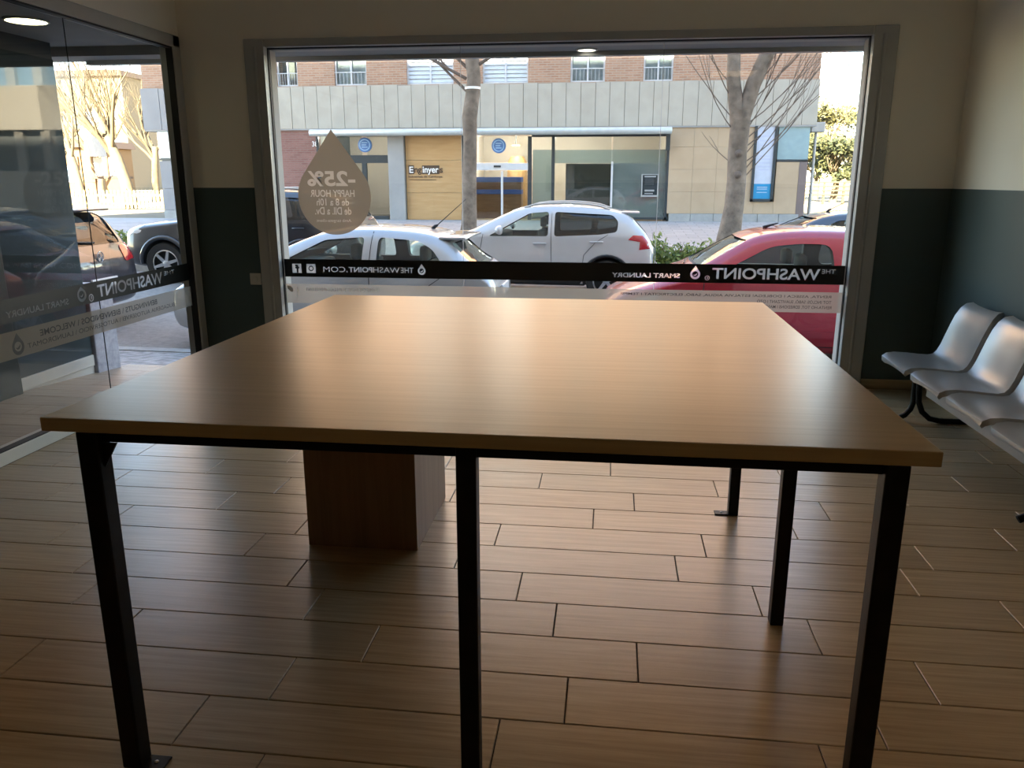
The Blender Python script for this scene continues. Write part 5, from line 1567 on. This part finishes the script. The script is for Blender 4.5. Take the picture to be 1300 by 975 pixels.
# ================================================================== TREES, SHRUBS, BACKGROUND
M['bark'] = stone('plane_bark', (0.085, 0.066, 0.05), (0.25, 0.205, 0.165), 3.5, 0.9, 0.5)
M['bark_pale'] = stone('pale_bark', (0.128, 0.1, 0.06), (0.208, 0.168, 0.104), 4, 0.9, 0.3)
M['twig'] = flat('twig', (0.13, 0.10, 0.08), 0.9)
M['twig_pale'] = flat('twig_pale', (0.12, 0.096, 0.056), 0.9)
def leafmat(name, c0, c1):
    m, t, out = nodes(name)
    p = N(t, 'BsdfPrincipled'); p.inputs['Roughness'].default_value = 0.6
    gm = N(t, 'NewGeometry')
    t.links.new(ramp(t, gm.outputs['Random Per Island'], [(0.1, c0), (0.9, c1)]), p.inputs['Base Color'])
    tl = N(t, 'BsdfTranslucent'); t.links.new(ramp(t, gm.outputs['Random Per Island'], [(0.1, c0), (0.9, c1)]), tl.inputs[0])
    mx = N(t, 'MixShader'); mx.inputs[0].default_value = 0.3
    t.links.new(p.outputs[0], mx.inputs[1]); t.links.new(tl.outputs[0], mx.inputs[2]); t.links.new(mx.outputs[0], out.inputs[0])
    return m
M['leaf_bush'] = leafmat('leaf_bush', (0.08, 0.136, 0.024), (0.272, 0.32, 0.08))
M['leaf_tree'] = leafmat('leaf_tree', (0.096, 0.092, 0.032), (0.216, 0.2, 0.08))
M['leaf_dark'] = leafmat('leaf_dark', (0.04, 0.052, 0.024), (0.12, 0.124, 0.048))
M['picket'] = flat('picket', (0.288, 0.24, 0.12), 0.8)
M['rail_fence'] = flat('rail_fence', (0.09, 0.075, 0.04), 0.7)
M['white_block'] = flat('white_block', (0.44, 0.432, 0.416), 0.8)
M['cream_block'] = flat('cream_block', (0.216, 0.168, 0.108), 0.85)
M['ochre'] = flat('ochre', (0.208, 0.12, 0.052), 0.85)
M['roof_brown'] = flat('roof_brown', (0.104, 0.068, 0.048), 0.9)

rnd = random.Random(5)
def grow(mb, p, d, ln, r, depth, spread=0.5, up=0.12, seg=3, kids=(2, 3), nside=6, shrink=.72):
    pts = [p.copy()]; rad = [r]
    dd = d.copy()
    for i in range(seg):
        dd = (dd + Vector((rnd.uniform(-1, 1), rnd.uniform(-1, 1), rnd.uniform(-.6, 1))) * .12 + Vector((0, 0, up * .3))).normalized()
        pts.append(pts[-1] + dd * (ln / seg)); rad.append(r * (1 - .45 * (i + 1) / seg))
    mb.tube(pts, rad, nside if r > .04 else (4 if r > .012 else 3), cap=False)
    if depth <= 0: return
    for k in range(rnd.randint(*kids)):
        i = rnd.randint(max(1, seg - 2), seg)
        nd = (dd + Vector((rnd.uniform(-1, 1), rnd.uniform(-1, 1), rnd.uniform(-.3, .8))) * spread * 1.3 + Vector((0, 0, up))).normalized()
        grow(mb, pts[i], nd, ln * rnd.uniform(.55, .85), rad[i] * shrink, depth - 1, spread, up, seg, kids, nside, shrink)

def ground_at(x, y):
    if y > 28: return 0.0
    k = (y - 15.33) / (28.0 - 15.33)
    return (street_z(x) + .125) * (1 - k)

# ---- slim plane tree before the plywood panel
ty = 21.8
tx0, _ = at_y(594, 270, ty)
tz = ground_at(tx0, ty)
t1 = thing('slim_tree', (tx0, ty, tz), 'slim grey tree trunk with a white tie standing before the plywood panel', 'tree')
def tp(px, py, Y=ty): x, z = at_y(px, py, Y); return Vector((x - t1.location.x, Y - t1.location.y, z - t1.location.z))
tr = [Vector((0, 0, -.05)), tp(595.5, 285), tp(596, 230), tp(597, 180), tp(596, 150), tp(600, 120), tp(602, 100), tp(599, 72), tp(600, 40), tp(602, 0)]
rd = [.27, .215, .19, .185, .20, .19, .18, .19, .17, .14]
MB().tube(tr, rd, 14).build('trunk', M['bark'], t1, smooth=80)
MB().lathe([(.205, -.03), (.212, 0), (.205, .03)], (tp(600, 112).x, 0, tp(600, 112).z), 'z', 16).build('white_tie', M['letter_white'], t1, smooth=40)
for i, (px, py, dx, dz, ln) in enumerate(((589, 100, -1, .35, 1.5), (592, 88, -1, .6, 1.7), (592, 118, -.9, .75, 1.6), (606, 85, 1, .5, 1.4), (600, 40, -.6, 1, 2.2), (602, 20, .7, 1, 2.2), (601, 5, -.2, 1.2, 2.4))):
    b = MB(); grow(b, tp(px + (3 if dx < 0 else -3), py), Vector((dx, rnd.uniform(-.4, .1), dz)).normalized(), ln, .045 if i < 4 else .09, 2 if i < 4 else 3, .45, .1)
    b.build('branch', M['twig'], t1, smooth=80)
MB().lathe([(0, 0), (.06, .0), (.05, .03), (0, .035)], (tp(595, 182).x, -.19, tp(595, 182).z), 'y', 10).build('knot', M['twig'], t1, smooth=60)

# ---- forked plane tree before the sand stone wall
ty2 = 21.5
x2, _ = at_y(925, 300, ty2)
t2 = thing('forked_tree', (x2, ty2, ground_at(x2, ty2)), 'thick forked tree with fine bare twigs before the sand stone wall', 'tree')
def tq(px, py, Y=ty2): x, z = at_y(px, py, Y); return Vector((x - t2.location.x, Y - t2.location.y, z - t2.location.z))
MB().tube([Vector((0, 0, -.05)), tq(928, 285), tq(932, 262), tq(935, 230), tq(936, 195), tq(939, 165), tq(940, 140)], [.33, .27, .245, .24, .235, .24, .27], 14).build('trunk', M['bark'], t2, smooth=80)
MB().tube([tq(938, 155), tq(934, 130), tq(931, 100), tq(932, 68), tq(930, 20), tq(926, -40)], [.20, .185, .17, .16, .15, .12], 12).build('limb', M['bark'], t2, smooth=80)
MB().tube([tq(941, 155), tq(949, 130), tq(957, 105), tq(966, 85), tq(977, 60), tq(990, 20), tq(1005, -40)], [.20, .19, .185, .18, .17, .15, .12], 12).build('limb', M['bark'], t2, smooth=80)
twigs = [(932, 210, -.9, .7, .7, 1), (934, 170, -1, 1.2, 1.9, 2), (930, 150, -.9, 1.0, 2.1, 2), (931, 130, -.8, 1.2, 1.9, 2), (931, 110, -1, .8, 1.6, 2)]
for k in range(16):
    q = k / 15
    twigs.append((945 + 20 * max(0, q - .45), 225 - 140 * q, rnd.uniform(.55, 1.0), rnd.uniform(.75, 1.15), rnd.uniform(1.5, 2.4), 3 if k % 2 else 2))
for px, py, dx, dz, ln, dp in twigs:
    b = MB(); grow(b, tq(px, py), Vector((dx, rnd.uniform(-.4, .2), dz)).normalized(), ln, .019, dp, .20, .06, 4, (2, 3), 5, .8)
    b.build('branch', M['twig'], t2, smooth=80)
for px, py, dx in ((926, -40, -.4), (926, -38, .3), (1005, -40, .6), (1005, -38, 0), (930, 15, -.9), (990, 15, 1.0)):
    b = MB(); grow(b, tq(px, py), Vector((dx, rnd.uniform(-.5, .5), 1.0)).normalized(), 2.2, .085, 3, .42, .12, 4, (2, 3), 6, .7)
    b.build('branch', M['bark'], t2, smooth=80)
for px, py in ((936, 195), (935, 222)):
    q = tq(px, py); MB().lathe([(0, -.30), (.07, -.28), (.10, -.22), (.10, -.15)], (q.x, 0, q.z), 'y', 12).build('knot', M['twig'], t2, smooth=60)

# ---- shrubs by the kerb, between the crossover and the red car
def leaves(mb, n, cx, cy, cz, rx, ry, rz, size, fill=.5):
    for i in range(n):
        a, b = rnd.uniform(0, 2 * PI), math.acos(rnd.uniform(-.5, 1))
        k = rnd.uniform(fill, 1)
        p = Vector((cx + rx * k * math.sin(b) * math.cos(a), cy + ry * k * math.sin(b) * math.sin(a), cz + rz * k * math.cos(b)))
        u = Vector((rnd.uniform(-1, 1), rnd.uniform(-1, 1), rnd.uniform(-1, 1))).normalized(); w = u.orthogonal().normalized()
        s = size * rnd.uniform(.6, 1.4)
        mb.add([p - u * s, p + w * s * .4, p + u * s, p - w * s * .4], [(0, 1, 2, 3)])
def shrub(px, py_top, y, hw, label, n=420, mat='leaf_bush'):
    x, zt = at_y(px, py_top, y); z0 = ground_at(x, y)
    t = thing('shrub', (x, y, z0), label, 'shrub', 'shrubs along the far kerb')
    h = max(.2, zt - z0)
    m = MB(); leaves(m, n, 0, 0, h * .40, hw, .35, h * .60, .055, .25)
    m.build('foliage', M[mat], t, recalc=False)
    s = MB()
    for k in range(9):
        a = rnd.uniform(0, 2 * PI)
        s.tube([(rnd.uniform(-.1, .1), rnd.uniform(-.1, .1), 0), (hw * .7 * math.cos(a), .3 * math.sin(a), h * rnd.uniform(.6, 1.05))], [.010, .004], 4)
    s.build('stem', M['twig'], t)
shrub(834, 295, 15.75, .30, 'tall green shrub growing right behind the tail of the white crossover')
shrub(858, 309, 15.75, .36, 'low green shrub second from the white crossover along the far kerb')
shrub(880, 308, 15.80, .36, 'low green shrub third from the white crossover along the far kerb')
shrub(902, 303, 15.85, .30, 'green shrub at the foot of the forked tree beside the red car')
shrub(157, 290, 16.2, .40, 'green shrub between the dark compact car and the black off-roader')

# ---- right background: rail fence, leafy trees, white tower, lamp post
fy = 46.0
x0, zt = at_y(1022, 231, fy); x1, zb = at_y(1098, 247, fy)
x1 += 4.0
fn = thing('rail_fence', (x0, fy, 0.05), 'pale wooden rail fence before the trees at far right', 'fence')
zt_, zb_ = zt - .05, max(.05, zb - .05)
n = 7
for i in range(n + 1):
    xx = (x1 - x0) * i / n
    MB().bbox(xx - .06, -.06, 0, xx + .06, .06, zt_ + .05, .01).build('post', M['rail_fence'], fn)
for k in range(4):
    z = zb_ + (zt_ - zb_) * k / 3
    MB().bbox(0, -.09, z - .06, x1 - x0, -.06, z + .03, .01).build('rail', M['rail_fence'], fn)

def leafy(px, py_top, y, rx, n, label, mat, base=0.05, size=.16, bare=False):
    x, zt = at_y(px, py_top, y)
    t = thing('background_tree', (x, y, base), label, 'tree', 'trees beyond the rail fence')
    h = zt - base
    tk = MB(); tk.tube([(0, 0, 0), (.1, 0, h * .25), (0, .1, h * .5)], [.22, .18, .12], 8)
    for k in range(7):
        grow(tk, Vector((0, 0, h * (.2 + .05 * k))), Vector((rnd.uniform(-1, 1), rnd.uniform(-1, 1), 1.0)).normalized(), h * .30, .08, 3, .5, .15)
    tk.build('trunk', M['bark_pale'], t, smooth=80)
    m = MB()
    for k in range(14):
        a = rnd.uniform(0, 2 * PI); rr_ = rx * rnd.uniform(.1, .75)
        leaves(m, n // 14, rr_ * math.cos(a), rr_ * math.sin(a), h * rnd.uniform(.35, .85), rx * .42, rx * .42, h * .16, size, .2)
    m.build('crown', M[mat], t, recalc=False)
leafy(1046, 122, 55, 2.6, 4200, 'tall yellow-green tree just right of the building corner', 'leaf_tree')
leafy(1085, 128, 63, 2.8, 2600, 'thin pale tree at the right edge of the front window', 'leaf_tree')
leafy(1066, 165, 49.5, 2.0, 2200, 'bushy green tree low behind the rail fence', 'leaf_dark')
leafy(1132, 150, 53, 2.4, 1500, 'green tree mostly hidden behind the window frame at right', 'leaf_dark')
x0, _ = at_y(1036, 100, 75); x1, _ = at_y(1063, 100, 75)
tw = thing('white_tower', ((x0 + x1) / 2, 80, 0.0), 'plain white tower block rising beside the building corner', 'building')
MB().bbox(-(x1 - x0) / 2, -5, 0, (x1 - x0) / 2, 5, 24, .05).build('block', M['white_block'], tw)
for k in range(7): MB().box(-(x1 - x0) / 2 - .02, -5.04, 3.2 * k + 3.0, (x1 - x0) / 2 + .02, -4.98, 3.2 * k + 3.12).build('floor_band', M['white_block'], tw)
xp, _ = at_y(1029, 200, 30.5); 
lp = thing('lamp_post', (at_y(1029, 245, 30.5)[0], 30.5, 0.0), 'slim pale street lamp at the right corner of the building', 'street lamp')
zz = at_y(1032, 160, 30.5)[1]
MB().tube([(0, 0, 0), (0, 0, zz - .1)], [.06, .045], 10).build('pole', M['white_block'], lp, smooth=60)
MB().bbox(-.22, -.2, zz - .22, .26, .2, zz + .12, .04).build('lamp_head', M['white_block'], lp)

# ---- left background: picket fence, bare sunlit trees, little house, blocks
fy = 35.3
xa, zb = at_y(92, 268, fy); xb, zt = at_y(207, 241, fy)
xa -= 3.0
pf_ = thing('picket_fence', (xa, fy, 0.03), 'sunlit pale picket fence beyond the street at far left', 'fence')
zt_ = zt - .03
n = int((xb - xa) / .19)
me = None
for i in range(n):
    xx = (i + .5) * (xb - xa) / n
    if me is None:
        me = MB().prism([(-.055, 0.04), (.055, .04), (.055, zt_ - .06), (0, zt_), (-.055, zt_ - .06)], -.015, .015, 'y').build('picket', M['picket'], pf_)
        me.location = (xx, 0, 0)
    else:
        o = me.copy(); COL.objects.link(o); o.parent = pf_; o.location = (xx, 0, 0)
for z in (.25, zt_ - .25): MB().bbox(0, .015, z - .05, xb - xa, .06, z + .05, .005).build('rail', M['picket'], pf_)
for i in range(5): MB().bbox((xb - xa) * i / 4 - .05, .06, 0, (xb - xa) * i / 4 + .05, .16, zt_ + .05, .008).build('post', M['picket'], pf_)
def bare(px, pyb, y, h, r, lean, label, dp=5, n=5):
    x, _ = at_y(px, pyb, y)
    t = thing('bare_tree', (x, y, 0.05), label, 'tree', 'bare sunlit trees behind the picket fence')
    MB().tube([(0, 0, 0), (lean * .15, 0, h * .12), (lean * .4, 0, h * .24), (lean * .7, 0, h * .34)], [r * 1.25, r, r * .9, r * .75], 10).build('trunk', M['bark_pale'], t, smooth=80)
    for k in range(n):
        b = MB(); grow(b, Vector((lean * .6, 0, h * rnd.uniform(.22, .33))), Vector((rnd.uniform(-.9, .9) + lean * .2, rnd.uniform(-.6, .6), rnd.uniform(.6, 1.2))).normalized(), h * .30, r * .42, dp, .46, .12, 3, (3, 4), 6, .58)
        b.build('branch', M['twig_pale'], t, smooth=80)
bare(168, 262, 36.3, 9.5, .27, -1.2, 'big bare sunlit tree in the middle of the left view', 5, 7)
bare(106, 258, 41, 8.5, .2, -.6, 'slim bare sunlit tree by the edge of the dark porch panel', 5, 5)
bare(130, 255, 52, 9.0, .22, .5, 'bare tree behind the little playhouse', 5, 5)
bare(199, 255, 47, 9.5, .22, .4, 'bare tree close beside the grey corner of the building', 4, 6)
bare(84, 255, 60, 10, .25, .2, 'bare tree far behind at the left edge of the view', 4, 6)
hx, _ = at_y(130, 240, 43)
ph = thing('playhouse', (hx, 43, 0.1), 'small ochre wooden playhouse with a white roof behind the picket fence', 'playhouse')
for sx_ in (-1.3, -.4, .5, 1.3): MB().bbox(sx_ - .07, -.07, 0, sx_ + .07, .07, 2.5, .01).build('post', M['ochre'], ph)
MB().bbox(-1.4, -.1, 1.1, -.3, .1, 1.75, .01).build('side_board', M['ochre'], ph)
MB().bbox(.35, -.1, .5, 1.4, .1, 1.3, .01).build('side_board', M['ochre'], ph)
MB().bbox(-.45, -.12, 1.3, 1.45, .8, 1.42, .01).build('deck', M['roof_brown'], ph)
MB().prism([(-.3, 1.45), (1.4, 1.45), (1.4, 2.45), (-.3, 2.45)], -.05, .0, 'y').build('white_panel', M['white_block'], ph)
MB().prism([(-.5, 2.5), (.2, 2.5), (-.05, 4.0), (-.3, 4.0)], -.5, .5, 'y').build('white_roof', M['white_block'], ph)
for i, (px0, px1, y, h, mat, lab) in enumerate(((20, 165, 85, 12.0, 'cream_block', 'long cream apartment block far behind the bare trees'), (60, 118, 68, 4.0, 'ochre', 'low ochre house behind the playhouse at far left'))):
    x0, _ = at_y(px0, 200, y); x1, _ = at_y(px1, 200, y)
    b = thing('far_building', ((x0 + x1) / 2, y, 0.1), lab, 'building')
    w_ = (x1 - x0) / 2
    MB().bbox(-w_, 0, 0, w_, 6, h, .05).build('wall', M[mat], b)
    MB().prism([(-w_ - .3, h), (w_ + .3, h), (w_, h + .6), (-w_, h + .6)], -.3, 6.3, 'y').build('roof', M['roof_brown'], b)
    nw = int(w_ * 2 / 2.6)
    for r_ in range(int((h - 1) / 3)):
        for k in range(nw):
            xx = -w_ + (k + .5) * 2 * w_ / nw
            f_ = MB().bbox(xx - .6, -.06, 1.0 + 3 * r_, xx + .6, .02, 2.4 + 3 * r_, .02).build('window_frame', M['frame_white'], b)
            MB().box(xx - .5, -.075, 1.1 + 3 * r_, xx + .5, -.055, 2.3 + 3 * r_).build('pane', M['blue_glass'], f_)

# ---- block further right along the street (shows only mirrored in the porch panel)
nbk = thing('striped_block', (27.0, 31.0, 0.0), 'beige block with dark window strips mirrored in the porch panel', 'building')
for k in range(4):
    MB().bbox(-12, 0, 3.3 * k, 12, 8, 3.3 * k + 1.7, .03).build('spandrel', M['panel_stone'], nbk)
    MB().box(-11.8, .3, 3.3 * k + 1.7, 11.8, 7.8, 3.3 * k + 3.3).build('window_strip', M['blue_glass'] if k else M['dark_room'], nbk)
    for i in range(9): MB().bbox(-12 + 3 * i - .2, .1, 3.3 * k + 1.7, -12 + 3 * i + .2, .5, 3.3 * k + 3.3, .02).build('pier', M['panel_stone'], nbk)
